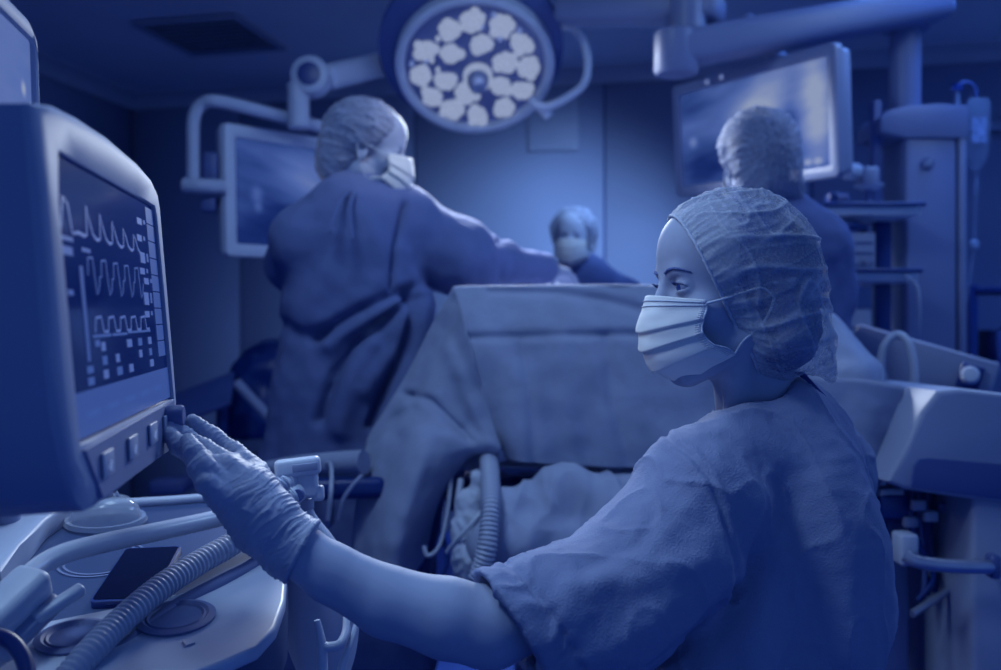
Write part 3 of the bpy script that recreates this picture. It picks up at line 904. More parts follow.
# anaesthesia screen frame carrying the drape
sf = thing('drape_frame', 'steel hoop frame holding up the operating drape', 'frame', P(455, 470, 2.25))
tube('hoop', [P(468, 470, 2.25), P(468, 400, 2.23), P(468, 305, 2.21), P(474, 296, 2.20), P(600, 294, 2.20), P(705, 294, 2.20), P(712, 303, 2.20), P(715, 470, 2.25)], 0.008, M_STEEL, sf, 10, 4)

def fold(G, amp, freq, seed, vert=0.35):
    G = np.array(G)
    sh = G.shape
    p = G.reshape(-1, 3)
    d = pnoise(p * np.array([freq, freq, freq * vert]) + seed) + 0.5 * pnoise(p * freq * 2.3 + seed + 9)
    q = p.copy(); q[:, 1] -= amp * d
    return q.reshape(sh)

dr = thing('operating_drape', 'large blue paper drape hung over the patient and table', 'drape', P(560, 400, 2.1))
# front panel: upright from the hoop to a hem just under the table edge
A = [[P(453, 287, 2.17), P(500, 286, 2.165), P(560, 286, 2.165), P(640, 286, 2.165), P(722, 286, 2.17), P(760, 290, 2.2)],
     [P(468, 335, 2.11), P(505, 336, 2.10), P(560, 338, 2.10), P(640, 338, 2.10), P(722, 336, 2.11), P(775, 340, 2.14)],
     [P(482, 388, 2.09), P(515, 392, 2.06), P(570, 394, 2.07), P(645, 394, 2.06), P(724, 392, 2.08), P(780, 392, 2.12)],
     [P(495, 430, 2.08), P(520, 434, 2.04), P(575, 438, 2.06), P(648, 440, 2.04), P(726, 440, 2.06), P(784, 440, 2.1)],
     [P(506, 458, 2.08), P(525, 463, 2.04), P(578, 466, 2.06), P(650, 469, 2.04), P(728, 470, 2.06), P(786, 470, 2.1)]]
G = fold(patch(A, 16, 16), 0.010, 7.0, 3.3)
def crease(G, lines):
    sh_ = G.shape; V = G.reshape(-1, 3).copy()
    for ln, a, w_ in lines:
        pd, _ = pix_dist(V, ln)
        V[:, 1] += a * np.exp(-(pd / w_) ** 2)
    return V.reshape(sh_)
G = crease(G, [([(470, 338), (540, 336), (620, 334), (700, 336)], 0.010, 3.5), ([(490, 291), (560, 293), (610, 301), (660, 314)], 0.012, 4), ([(560, 340), (566, 400), (575, 465)], -0.010, 10), ([(605, 340), (612, 400), (630, 466)], 0.010, 8), ([(520, 345), (530, 400), (534, 462)], 0.008, 6)])
grid_mesh('front_panel', G, M_DRAPE, dr, 0.003)
# top panel running back over the patient
T = [[P(453, 287, 2.17), P(560, 286, 2.165), P(640, 286, 2.165), P(760, 290, 2.2)],
     [P(470, 287.5, 2.35), P(560, 286.5, 2.35), P(640, 286.5, 2.35), P(712, 288, 2.38)],
     [P(480, 300, 2.55), P(560, 300, 2.6), P(630, 300, 2.6), P(690, 300, 2.6)],
     [P(480, 345, 2.8), P(560, 335, 2.85), P(625, 335, 2.85), P(672, 340, 2.85)],
     [P(480, 350, 3.15), P(560, 340, 3.2), P(610, 340, 3.2), P(652, 345, 3.2)]]
grid_mesh('top_panel', patch(T, 10, 6), M_DRAPE, dr, 0.003)
# left wing falling off the corner to the side
Lw = [[P(453, 287, 2.17), P(454, 287.5, 2.17), P(455, 288, 2.168), P(457, 288, 2.166)],
      [P(432, 325, 2.20), P(446, 332, 2.16), P(458, 336, 2.13), P(468, 337, 2.10)],
      [P(408, 372, 2.22), P(434, 380, 2.14), P(458, 388, 2.11), P(483, 390, 2.085)],
      [P(386, 408, 2.22), P(424, 412, 2.11), P(456, 422, 2.09), P(496, 432, 2.07)],
      [P(366, 442, 2.20), P(412, 448, 2.06), P(446, 438, 2.06), P(500, 452, 2.06)],
      [P(360, 480, 2.16), P(404, 490, 2.03), P(432, 470, 2.05), P(470, 458, 2.09)],
      [P(354, 525, 2.14), P(392, 535, 2.02), P(418, 520, 2.05), P(440, 500, 2.10)],
      [P(350, 580, 2.12), P(386, 588, 2.02), P(408, 580, 2.06), P(424, 560, 2.11)]]
G = fold(patch(Lw, 14, 12), 0.010, 9.0, 8.1, 0.5)
G = crease(G, [([(405, 395), (430, 400), (470, 440)], 0.016, 4), ([(455, 300), (440, 350), (412, 400)], 0.010, 5), ([(412, 408), (380, 430), (366, 445)], 0.014, 5), ([(400, 440), (380, 500), (370, 560)], 0.012, 9), ([(450, 350), (470, 400), (490, 440)], -0.012, 8)])
grid_mesh('side_wing', G, M_DRAPE, dr, 0.003)
# the turned-under flap seen from its inside, with the small arch at the corner
Fl = [[P(500, 452, 2.062), P(490, 430, 2.09), P(470, 430, 2.10), P(448, 440, 2.075)],
      [P(494, 466, 2.075), P(488, 462, 2.12), P(470, 452, 2.14), P(440, 470, 2.09)],
      [P(490, 478, 2.09), P(480, 480, 2.13), P(462, 470, 2.15), P(430, 500, 2.09)]]
grid_mesh('corner_flap', patch(Fl, 8, 8), M_DRAPE, dr, 0.003)
In = [[P(472, 434, 2.13), P(455, 446, 2.16), P(438, 462, 2.17), P(425, 480, 2.17)],
      [P(466, 470, 2.16), P(440, 490, 2.19), P(420, 505, 2.20), P(405, 520, 2.20)],
      [P(440, 530, 2.17), P(425, 545, 2.20), P(405, 560, 2.21), P(390, 570, 2.21)],
      [P(428, 580, 2.16), P(414, 590, 2.19), P(398, 596, 2.2), P(384, 600, 2.2)]]
grid_mesh('shaded_underside', patch(In, 8, 8), M_GOWN, dr, 0.003)  # drape underside: its shade is put in by the darker gown colour

# ------------------------------------------------------------------ below the drape: cloth bundle, pouch, hoses, cables
def bundle(name, label, cat, items, m, amp=0.012, freq=22, seed=0.0, h=0.006, sq=None, lo=None, hi=None):
    pts = np.array([list(p) for it in items for p in it[:2]])
    r = max(max(it[2], it[3]) for it in items)
    s = SDF(pts.min(0) - r - 0.04, pts.max(0) + r + 0.04, h)
    for a, b, ra, rb in items:
        s.cone(a, b, ra, rb, 0.03)
    def disp(V, N):
        wq = V + 0.02 * np.c_[pnoise(V * 9 + 3), pnoise(V * 9 + 7), pnoise(V * 9 + 11)]
        d = np.clip(ridge(wq * freq * np.array([1, 0.6, 0.22]) + seed, 0.9), -1, 1) * 0.9 + 0.35 * ridge(wq * freq * np.array([1.6, 1, 0.9]) + seed + 4, 0.9) + pnoise(V * freq * 0.5 + seed)
        return V + N * (amp * d)[:, None]
    return tag(qmesh(name, s.quads(disp), m, None), label, cat)
M_BUN = mat('crumpled_drape', 0.40, 0.85, 0.15, 0.08, 10, bump=0.2, bscale=30, bdist=0.006)
bundle('cloth_bundle', 'crumpled pale blue drape heaped below the operating table', 'drape',
       [(P(505, 512, 2.0), P(620, 500, 2.05), 0.045, 0.05), (P(500, 545, 1.98), P(590, 540, 2.0), 0.06, 0.07),
        (P(555, 495, 2.02), P(530, 545, 1.98), 0.045, 0.05), (P(580, 496, 2.02), P(610, 520, 2.0), 0.055, 0.06), (P(488, 565, 2.0), P(502, 525, 2.0), 0.025, 0.035)], M_BUN, 0.012, 14, 3.0, 0.005)
bundle('plastic_pouch', 'sheer plastic collection pouch hanging under the drape', 'pouch',
       [(P(600, 475, 2.14), P(632, 478, 2.14), 0.03, 0.035), (P(612, 488, 2.14), P(640, 490, 2.14), 0.03, 0.035)], mat('sheer_plastic', 0.34, 0.3, 0.5, 0.25, 40), 0.010, 40, 6.0, 0.005)
bundle('gauze_bundle', 'white crumpled tubing and gauze bundle beside the corrugated hose', 'gauze',
       [(P(470, 500, 2.02), P(478, 555, 1.99), 0.012, 0.02), (P(478, 480, 2.03), P(470, 520, 2.02), 0.016, 0.02), (P(462, 535, 2.0), P(472, 570, 1.98), 0.013, 0.02), (P(486, 540, 1.98), P(470, 566, 1.98), 0.012, 0.018)], mat('gauze', 0.62, 0.8, 0.2, 0.15, 20), 0.010, 45, 1.0, 0.004)
tag(corrugated('corrugated_hose', [P(489, 458, 2.09), P(490, 478, 2.0), P(491, 500, 1.93), P(490, 520, 1.90), P(487, 548, 1.88), P(478, 580, 1.88)], 0.017, 0.0205, 0.0085, M_LIGHTP), 'short ribbed hose hanging out from under the drape corner', 'hose')
rc = random.Random(5)
for k, lab in enumerate(('thin pale tube looping beside the drape flap', 'thin pale tube hanging straight beside the ribbed hose', 'thin dark cable dangling by the white gauze', 'thin pale tube crossing over the white gauze')):
    pts = [[P(452, 470, 2.1), P(448, 510, 2.06), P(440, 545, 2.03), P(428, 556, 2.02), P(424, 546, 2.03)],
           [P(461, 480, 2.08), P(458, 505, 2.04), P(460, 530, 2.02), P(462, 552, 2.0)],
           [P(446, 500, 2.09), P(442, 530, 2.05), P(447, 560, 2.03), P(440, 580, 2.02)],
           [P(482, 512, 1.96), P(468, 528, 1.955), P(456, 541, 1.97), P(447, 552, 2.0)]][k]
    tag(tube('thin_cable', pts, 0.005 if k != 1 else 0.008, (M_LIGHTP, M_LIGHTP, M_BLACK, M_WHITE)[k], None, 8, 6), lab, 'tube')
# ------------------------------------------------------------------ seated woman in the foreground
M_SKIN = mat('skin', 0.42, 0.6, 0.08, 0.06, 25.0, bump=0.05, bscale=260, bdist=0.0006)
M_SCRUB = mat('scrub_cotton', 0.28, 0.9, 0.1, 0.06, 9.0, bump=0.8, bscale=420, bdist=0.0014, detail=8.0)
M_GLOVE = mat('latex_glove', 0.42, 0.55, 0.25, 0.05, 30.0)
M_HAIR = mat('dark_hair', 0.03, 0.6, 0.3, 0.3, 60.0, bump=0.4, bscale=160, stretch=(1, 1, 0.15))
M_MASK = mat('mask_nonwoven', 0.95, 0.8, 0.15, 0.03, 30.0, bump=0.15, bscale=300, bdist=0.0008, rgb=(0.60, 0.635, 0.72, 1))
M_LOOP = mat('ear_loop_elastic', 0.62, 0.8, 0.1, 0.03, 80.0)
M_EYEW = mat('eye_white', 0.36, 0.2, 0.5, 0.0)
M_IRIS = mat('iris', 0.02, 0.15, 0.5, 0.2, 300)
M_TROUSER = mat('scrub_trousers', 0.30, 0.9, 0.1, 0.06, 9.0)

def sheer(name, g, opac, fibre=320.0):
    """sheer spunbond fabric: see-through between fibres, denser where the 'pleat' attribute says it is gathered"""
    m = bpy.data.materials.new(name)
    m.use_nodes = True
    nt = m.node_tree
    b = nt.nodes['Principled BSDF']
    b.inputs['Base Color'].default_value = tone(g)
    b.inputs['Roughness'].default_value = 0.7
    b.inputs['Specular IOR Level'].default_value = 0.25
    at_ = nt.nodes.new('ShaderNodeAttribute')
    at_.attribute_name = 'pleat'
    tc = nt.nodes.new('ShaderNodeTexCoord')
    n = nt.nodes.new('ShaderNodeTexNoise')
    n.inputs['Scale'].default_value = fibre
    n.inputs['Detail'].default_value = 3.0
    nt.links.new(tc.outputs['Object'], n.inputs['Vector'])
    mr = nt.nodes.new('ShaderNodeMapRange')
    mr.inputs['From Min'].default_value = 0.3
    mr.inputs['From Max'].default_value = 0.7
    mr.inputs['To Min'].default_value = opac - 0.12
    mr.inputs['To Max'].default_value = opac + 0.12
    nt.links.new(n.outputs['Fac'], mr.inputs['Value'])
    ad = nt.nodes.new('ShaderNodeMath'); ad.operation = 'MULTIPLY_ADD'; ad.use_clamp = True
    ad.inputs[1].default_value = 0.75
    nt.links.new(at_.outputs['Fac'], ad.inputs[0])
    nt.links.new(mr.outputs['Result'], ad.inputs[2])
    nt.links.new(ad.outputs[0], b.inputs['Alpha'])
    bp = nt.nodes.new('ShaderNodeBump')
    bp.inputs['Strength'].default_value = 0.3
    bp.inputs['Distance'].default_value = 0.001
    nt.links.new(n.outputs['Fac'], bp.inputs['Height'])
    nt.links.new(bp.outputs['Normal'], b.inputs['Normal'])
    MATS[name] = m
    return m
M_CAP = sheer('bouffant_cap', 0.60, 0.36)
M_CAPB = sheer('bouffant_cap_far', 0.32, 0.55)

def set_attr(o, name, vals):
    a = o.data.attributes.new(name, 'FLOAT', 'POINT')
    a.data.foreach_set('value', np.asarray(vals, np.float32))

HEAD_S = 1.0
def head_frame(origin, yaw_deg, pitch_deg, roll_deg=0.0):
    """x forward, y to the person's left, z up; yaw measured from +X anticlockwise"""
    return Matrix.Translation(Vector(origin)) @ Matrix.Rotation(math.radians(yaw_deg), 4, 'Z') @ Matrix.Rotation(math.radians(pitch_deg), 4, 'Y') @ Matrix.Rotation(math.radians(roll_deg), 4, 'X')

def add_head(s, H, k=0.02, face=True, scale=1.0, ears=True):
    def p(x, y, z): return np.array(H @ (Vector((x, y, z)) * scale))
    def E(x, y, z, r, kk=k, op='add'):
        M = H.copy(); M.translation = H @ (Vector((x, y, z)) * scale)
        s.ell(M, tuple(q * scale for q in r), kk, op)
    E(-0.010, 0, 0.048, (0.094, 0.073, 0.080))
    E(0.030, 0, 0.045, (0.060, 0.061, 0.062))
    E(0.024, 0, 0.072, (0.067, 0.060, 0.056))
    E(0.036, 0, -0.020, (0.054, 0.053, 0.075))
    for q in (-1, 1):
        s.cone(p(0.0, 0.048 * q, -0.045), p(0.066, 0.012 * q, -0.088), 0.019 * scale, 0.017 * scale, 0.02)
        E(0.056, 0.041 * q, -0.014, (0.024, 0.022, 0.022))
    if face:
        s.cone(p(0.077, -0.026, 0.036), p(0.077, 0.026, 0.036), 0.0125 * scale, 0.0125 * scale, 0.012)
        s.cone(p(0.084, 0, 0.030), p(0.105, 0, -0.018), 0.0075 * scale, 0.0115 * scale, 0.010)
        for q in (-1, 1):
            E(0.105, 0.0125 * q, -0.022, (0.010, 0.008, 0.008), 0.006)
            E(0.095, 0.031 * q, 0.020, (0.017, 0.017, 0.0115), 0.010, 'sub')
    for q in ((-1, 1) if ears else ()):                 # ears
        E(-0.004, 0.073 * q, 0.0, (0.016, 0.008, 0.030), 0.006)
        E(-0.004, 0.082 * q, 0.002, (0.009, 0.006, 0.018), 0.004, 'sub')

def add_lids(s, H):
    for q in (-1, 1):
        c = H @ Vector((0.0735, 0.031 * q, 0.0185))
        R = np.array(H.to_3x3())
        cc = np.array(c)
        up, dn = math.tan(math.radians(20)), math.tan(math.radians(16))
        def fn(X, Y, Z):
            L = np.stack([X - cc[0], Y - cc[1], Z - cc[2]], -1) @ R
            sp = np.linalg.norm(L, axis=-1) - 0.0142
            ap = np.maximum(L[..., 2] - L[..., 0] * up + 0.0005, -L[..., 2] - L[..., 0] * dn)
            return np.maximum(sp, -ap)
        s.func(fn, 0.004, 'add', cc - 0.016, cc + 0.016)

def eye_parts(H, par, gaze=(0, 0)):
    for q in (-1, 1):
        c = H @ Vector((0.0735, 0.031 * q, 0.0185))
        M = H.copy(); M.translation = c
        M = M @ Matrix.Rotation(math.radians(gaze[0]), 4, 'Z') @ Matrix.Rotation(math.radians(90 + gaze[1]), 4, 'Y')
        r = 0.0124
        e = lathe('eye', [(r * math.sin(a), r * math.cos(a)) for a in np.linspace(math.pi, 0, 14)], M, M_EYEW, par, 20)
        lathe('iris', [(0.0066, r * 0.845), (0.0066, r * 0.86), (0.003, r * 1.01), (0.0, r * 1.03)], M, M_IRIS, e, 18)

# --- head and neck
WH = head_frame(P(731, 302, 1.25), 192, 1.5, 0)
def wp(x, y, z): return WH @ Vector((x, y, z))
woman = thing('person', 'seated woman in scrub top, bouffant cap and face mask touching the monitor', 'person', Vector((0.37, 1.30, 0.0)))
sh = SDF(np.array(P(731, 304, 1.25)) - np.array([0.14, 0.13, 0.22]), np.array(P(731, 304, 1.25)) + np.array([0.20, 0.17, 0.15]), 0.0021)
add_head(sh, WH, ears=False)
nb = P(762, 425, 1.29)
sh.cone(wp(-0.022, 0, -0.035), nb, 0.050, 0.058, 0.03)
sh.cone(wp(0.0, 0.030, -0.045), P(733, 425, 1.235), 0.016, 0.014, 0.02)      # neck muscle
add_lids(sh, WH)
head_q = sh.quads(smooth=1)
# --- arm and torso under the clothes
sa = SDF((-0.36, 0.85, 0.45), (0.62, 1.62, 1.12), 0.005)
SHL = P(690, 505, 1.13)
sa.chain([nb, P(775, 480, 1.27), P(790, 600, 1.26), P(790, 740, 1.26)], [0.062, 0.085, 0.095, 0.10], 0.04)
sa.cone(P(760, 440, 1.27), SHL, 0.045, 0.048, 0.03)
sa.cone(P(775, 440, 1.29), P(828, 470, 1.44), 0.045, 0.045, 0.03)
sa.chain([P(828, 470, 1.44), P(800, 640, 1.52), P(740, 690, 1.36)], [0.045, 0.036, 0.025], 0.03)
ELB = P(490, 628, 1.005)
sa.chain([SHL, P(590, 585, 1.06), ELB], [0.048, 0.042, 0.041], 0.02)
sa.chain([ELB, P(447, 618, 1.0), P(388, 602, 1.0), P(331, 573, 1.0), P(299, 551, 1.0), P(286, 542, 1.005)], [0.0410, 0.0405, 0.0355, 0.0298, 0.0268, 0.0260], 0.008)
arm_q = sa.quads(smooth=2)
qmesh('body', [head_q, arm_q], M_SKIN, woman)
eye_parts(WH, woman, (0, 4))

# brows and lashes
M_BROW = mat('brow_hair', 0.12, 0.8, 0.1, 0.3, 200)
def on_head(pts, off=0.0008):
    out = []
    V = head_q[0]
    for q in pts:
        w = np.array(wp(*q))
        i = np.argmin(((V - w) ** 2).sum(1))
        n = w - np.array(wp(0, 0, q[2])); n /= np.linalg.norm(n)
        out.append(V[i] + n * off)
    return out
for q in (-1, 1):
    tube('eyebrow', on_head([(0.10, 0.013 * q, 0.0375), (0.095, 0.024 * q, 0.0405), (0.085, 0.036 * q, 0.0415), (0.074, 0.048 * q, 0.0375)]), [0.0014, 0.0022, 0.0018, 0.0007], M_BROW, woman, 8, 6)
    V, Fc = [], []
    for j in range(13):
        a = math.radians(-52 + 104 * j / 12)
        c = Vector((0.0735, 0.031 * q, 0.0185))
        up = math.radians(17)
        d = Vector((math.cos(a) * math.cos(up), math.sin(a), math.sin(up) * math.cos(a)))
        b0 = c + d * 0.0143
        tip = b0 + d * 0.005 + Vector((0.0015, 0, 0.0028))
        v, f = tube_geo([list(wp(*b0)), list(wp(*((b0 + tip) / 2 + Vector((0, 0, -0.0006))))), list(wp(*tip))], [0.0006, 0.0004, 0.00015], 4)
        Fc += [tuple(i + len(V) for i in ff) for ff in f]; V += v
    tag(mesh('eyelashes', V, Fc, M_BROW, woman), kind='stuff')

# loose strands at the nape
for k in range(5):
    tube('hair_strand', [P(795 + 2 * k, 372, 1.24 - 0.005 * k), P(806 + 2 * k, 380 + k, 1.235), P(814 + 3 * k, 388 + 2 * k, 1.235)], [0.0012, 0.001, 0.0003], M_HAIR, woman, 5, 4)

# --- bouffant cap: a full blob cut by its elastic edge, pleats running back from the elastic
sc_ = SDF(np.array(P(748, 290, 1.25)) - np.array([0.15, 0.15, 0.15]), np.array(P(748, 290, 1.25)) + np.array([0.16, 0.15, 0.16]), 0.0024)
def capE(px, py, Y, r, k=0.03):
    M = WH.copy(); M.translation = P(px, py, Y)
    sc_.ell(M, r, k)
capE(734, 260, 1.25, (0.100, 0.090, 0.090))
capE(762, 292, 1.25, (0.070, 0.086, 0.094))
capE(774, 335, 1.245, (0.052, 0.076, 0.054))
sc_.chain([P(792, 300, 1.24), P(811, 345, 1.235), P(832, 379, 1.23)], [0.036, 0.020, 0.003], 0.025)
eA, eB = P(668, 214, 1.25), P(738, 348, 1.25)
band_dir = (eB - eA).normalized()
band_n = Vector((0, 1, 0)).cross(band_dir)
if band_n.x > 0: band_n = -band_n
ep = np.array(eA); bn = np.array(band_n); bd = np.array(band_dir); Lb = (eB - eA).length
def open_f(q):
    """signed distance of the curved mouth of the cap: bowed back a little at the temple, swept back under the ear"""
    t = (q @ bd) / Lb
    bow = 0.006 * np.sin(np.clip(t, 0, 1) * math.pi) + 0.018 * np.clip((0.06 - t) / 0.12, 0, 1) ** 2
    return (q @ bn) - bow
def opening(X, Y, Z):
    return open_f(np.stack([X - ep[0], Y - ep[1], Z - ep[2]], -1))
sc_.func(opening, 0.004, 'and')
V, Q = sc_.quads(smooth=1)
keep = open_f(V[Q].mean(1) - ep) < -0.0035
Q = Q[keep]
used = np.unique(Q); remap = -np.ones(len(V), int); remap[used] = np.arange(len(used))
V = V[used]; Q = remap[Q]
N = vnormals(V, Q)
q = V - ep
t = (q @ bd) / Lb
back = np.clip(-open_f(q), 0, 1)
ang = np.arctan2((V[:, 1] - 1.25) / 0.09, t - 0.45)
# sweep coordinate: wrinkles run from the elastic backwards, bending down to the nape
wv_ = V + 0.010 * np.c_[pnoise(V * 13 + 1), pnoise(V * 13 + 5), pnoise(V * 13 + 9)]
sw = wv_ @ np.array(bn); cr_ = wv_ @ bd + 0.35 * sw
r3 = np.clip(ridge(np.c_[sw * 4, wv_[:, 1] * 9, cr_ * 34], 0.9), 0, 1)
r4 = np.clip(ridge(np.c_[sw * 9 + 7, wv_[:, 1] * 16, cr_ * 60 + 25 * wv_[:, 0]], 0.9), 0, 1)
r5 = np.clip(ridge(np.c_[wv_[:, 0] * 34 + wv_[:, 2] * 16, wv_[:, 1] * 16, wv_[:, 2] * 7 - wv_[:, 0] * 9] + 13, 0.9), 0, 1)
near = np.exp(-back / 0.030)
w_ = 0.25 + 0.75 * np.clip(back / 0.04, 0, 1)
gath = np.clip(ridge(np.c_[ang * 15, back * 6, t * 2], 0.8), 0, 1)
d = 0.0032 * r3 ** 2 * w_ + 0.0010 * r4 ** 4 * w_ + 0.0018 * r5 ** 6 * w_ + 0.0030 * near * gath ** 2
V = V + N * (d + 0.0025)[:, None]
capo = qmesh('bouffant_cap', (V, Q), M_CAP, woman)
pl_ = 0.60 * r3 ** 9 * w_ + 0.40 * r4 ** 8 * w_ + 0.45 * r5 ** 12 * w_ + 0.55 * near * gath ** 3 + 0.4 * np.exp(-back / 0.007)
set_attr(capo, 'pleat', np.clip(pl_, 0, 1))
# elastic along the mouth
E2 = np.sort(np.concatenate([Q[:, [0, 1]], Q[:, [1, 2]], Q[:, [2, 3]], Q[:, [3, 0]]]), axis=1)
ue, cn_ = np.unique(E2, axis=0, return_counts=True)
rim = V[np.unique(ue[cn_ == 1])]
c = rim.mean(0); e1 = bd; e2 = np.cross(bn, bd)
an = np.arctan2((rim - c) @ e2, (rim - c) @ e1)
ring = []
for k in range(120):
    a = -math.pi + 2 * math.pi * k / 120
    dd = np.abs(np.angle(np.exp(1j * (an - a))))
    wg = np.exp(-(dd / 0.05) ** 2)
    if wg.sum() > 1e-3: ring.append((rim * wg[:, None]).sum(0) / wg.sum())
ring = np.array(ring + ring[:2])
Ve, Fe = tube_geo(ring, 0.0021 + 0.0005 * np.sin(np.arange(len(ring)) * 2.6), 8)
mesh('elastic_band', Ve, Fe, mat('cap_elastic', 0.55, 0.8, 0.1, 0.1, 200), capo)

# --- hair gathered under the cap
shr = SDF(np.array(wp(-0.05, 0, 0.02)) - 0.17, np.array(wp(-0.05, 0, 0.02)) + 0.17, 0.004)
Mh = WH.copy(); Mh.translation = wp(-0.020, 0, 0.050)
shr.ell(Mh, (0.093, 0.080, 0.083), 0.02)
for (px, py, Y, r) in ((776, 322, 1.25, (0.052, 0.066, 0.062)), (772, 340, 1.245, (0.040, 0.062, 0.038))):
    Mh2 = WH.copy(); Mh2.translation = P(px, py, Y)
    shr.ell(Mh2, r, 0.025)
shr.func(lambda X, Y, Z: opening(X, Y, Z) + 0.006, 0.006, 'and')
qmesh('hair', shr.quads(lambda V, N: V + N * (0.0025 * pnoise(V * np.array([60, 60, 60])))[:, None]), M_HAIR, woman)

# --- face mask: pleated sheet bent round the face
# rows top to bottom in the head's own frame: centre (x, z), side point (x, y, z)
rows = [((0.1110, 0.010), (0.064, 0.064, 0.002)),
        ((0.1190, -0.012), (0.063, 0.066, -0.010)),
        ((0.1225, -0.034), (0.066, 0.065, -0.020)),
        ((0.1200, -0.050), (0.068, 0.063, -0.032)),
        ((0.1160, -0.068), (0.064, 0.064, -0.044)),
        ((0.1050, -0.084), (0.052, 0.065, -0.053)),
        ((0.0890, -0.095), (0.036, 0.064, -0.058)),
        ((0.0700, -0.101), (0.024, 0.060, -0.066))]
ctrl = []
for (cx, cz), (sx_, sy_, sz_) in rows:
    line = []
    for u in np.linspace(-1, 1, 9):
        a = abs(u)
        # wraps like a superellipse: nose ridge in front, cheeks at the side
        x = sx_ + (cx - sx_) * (1 - a ** 2.1)
        y = sy_ * math.copysign(a ** 0.92, u)
        z = cz + (sz_ - cz) * a ** 1.6
        line.append((x, y, z))
    ctrl.append(line)
G = patch(ctrl, 7, 10)
nr = G.shape[0]
vv = np.linspace(0, 1, nr)
# three pleats: each a sharp step that dies out a little towards the sides
pl = np.zeros(nr)
for c, a in ((0.30, 0.0035), (0.50, 0.0055), (0.72, 0.0050)):
    ph = (vv - c) / 0.17
    pl += np.where((ph > -1) & (ph <= 0), a * (1 + ph), 0)
uu = np.abs(np.linspace(-1, 1, G.shape[1]))
out = G - np.array([0.02, 0, -0.02]); out /= np.linalg.norm(out, axis=2)[:, :, None]
wr = pnoise((G * np.array([18, 40, 55])).reshape(-1, 3)).reshape(G.shape[:2])
G = G + out * (pl[:, None] * (1 - 0.35 * uu[None, :]) + 0.0016 * wr)[:, :, None]
Gw = np.array([[list(wp(*p)) for p in r] for r in G])
mk = grid_mesh('face_mask', Gw, M_MASK, woman, 0.0012)
M_SEAM = mat('mask_seam', 0.66, 0.8, 0.1, 0.25, 900)
def seam(line, rad=0.0009): 
    V, Fc = tube_geo(line, rad, 6); return mesh('seam', V, Fc, M_SEAM, mk)
off = np.array(wp(1, 0, 0)) - np.array(wp(0, 0, 0))
for row in (3, 6):
    seam([Gw[row, j] + (np.array(wp(*(G[row, j] + out[row, j] * 0.0012))) - Gw[row, j]) for j in range(Gw.shape[1])])
for side in (0, -1):
    seam([Gw[i, side] for i in range(nr)], 0.0014)
    c2 = 2 if side == 0 else -3
    for i in range(2, nr - 3, 2):                        # stitched edge ribs
        a, b = Gw[i, side], Gw[i, c2]
        V, Fc = tube_geo([a, (a + b) / 2 + (a - np.array(wp(0.03, 0, -0.03))) * 0.01, b], 0.0008, 5)
        mesh('edge_rib', V, Fc, M_SEAM, mk)
    s = -1 if side == 0 else 1
    tube('ear_loop', [Gw[4, side], wp(0.040, 0.071 * s, 0.003), wp(0.020, 0.076 * s, 0.009), wp(-0.004, 0.079 * s, 0.014), wp(-0.022, 0.074 * s, 0.002)], 0.0016, M_LOOP, mk, 8, 6)
    tube('ear_loop', [Gw[nr - 2, side], wp(0.016, 0.064 * s, -0.050), wp(0.002, 0.068 * s, -0.038), wp(-0.012, 0.074 * s, -0.020), wp(-0.022, 0.074 * s, 0.002)], 0.0016, M_LOOP, mk, 8, 6)

# --- scrub top
st = SDF((-0.06, 0.86, 0.52), (0.62, 1.68, 1.13), 0.0034)
st.chain([P(764, 422, 1.285), P(773, 468, 1.275), P(781, 545, 1.262), P(780, 620, 1.26), P(778, 740, 1.26), P(776, 800, 1.26)], [0.066, 0.103, 0.122, 0.120, 0.116, 0.125], 0.05)
st.cone(P(745, 560, 1.20), P(712, 720, 1.18), 0.07, 0.10, 0.05)
st.cone(P(715, 640, 1.16), P(672, 740, 1.12), 0.06, 0.07, 0.05)
st.cone(P(752, 432, 1.27), P(696, 486, 1.13), 0.054, 0.062, 0.05)
st.cone(P(770, 432, 1.29), P(826, 470, 1.43), 0.055, 0.062, 0.05)
st.chain([P(826, 470, 1.43), P(818, 560, 1.49), P(800, 625, 1.51)], [0.062, 0.062, 0.060], 0.03)
st.chain([P(693, 512, 1.13), P(655, 565, 1.10), P(612, 606, 1.065), P(560, 617, 1.035), P(470, 632, 0.99)], [0.074, 0.078, 0.074, 0.0665, 0.0595], 0.03)
hem_c = P(508, 622, 1.01)
hem_n = (P(508 - 81, 622 + 58, 1.01 - 0.03) - hem_c).normalized()
def hemcut(X, Y, Z):
    d = (X - hem_c.x) * hem_n.x + (Y - hem_c.y) * hem_n.y + (Z - hem_c.z) * hem_n.z
    return np.where(X < 0.16, d, -0.05)
st.func(hemcut, 0.0, 'and')
st.cone(P(600, 608, 1.06), P(440, 634, 0.985), 0.052, 0.053, 0.0, 'sub')
st.cone(P(742, 350, 1.24), P(762, 426, 1.285), 0.056, 0.053, 0.006, 'sub')
st.cone(P(680, 380, 1.24), P(722, 410, 1.255), 0.030, 0.030, 0.01, 'sub')
st.cone(P(680, 378, 1.34), P(716, 402, 1.34), 0.040, 0.036, 0.01, 'sub')
st.cone(P(693, 405, 1.21), P(694, 405, 1.46), 0.025, 0.036, 0.004, 'sub')          # neckline
st.func(lambda X, Y, Z: np.where(Y < 1.165, -1.0, (Z - (1.064 + 0.373 * (X - 0.25))) * 0.937), 0.004, 'and')
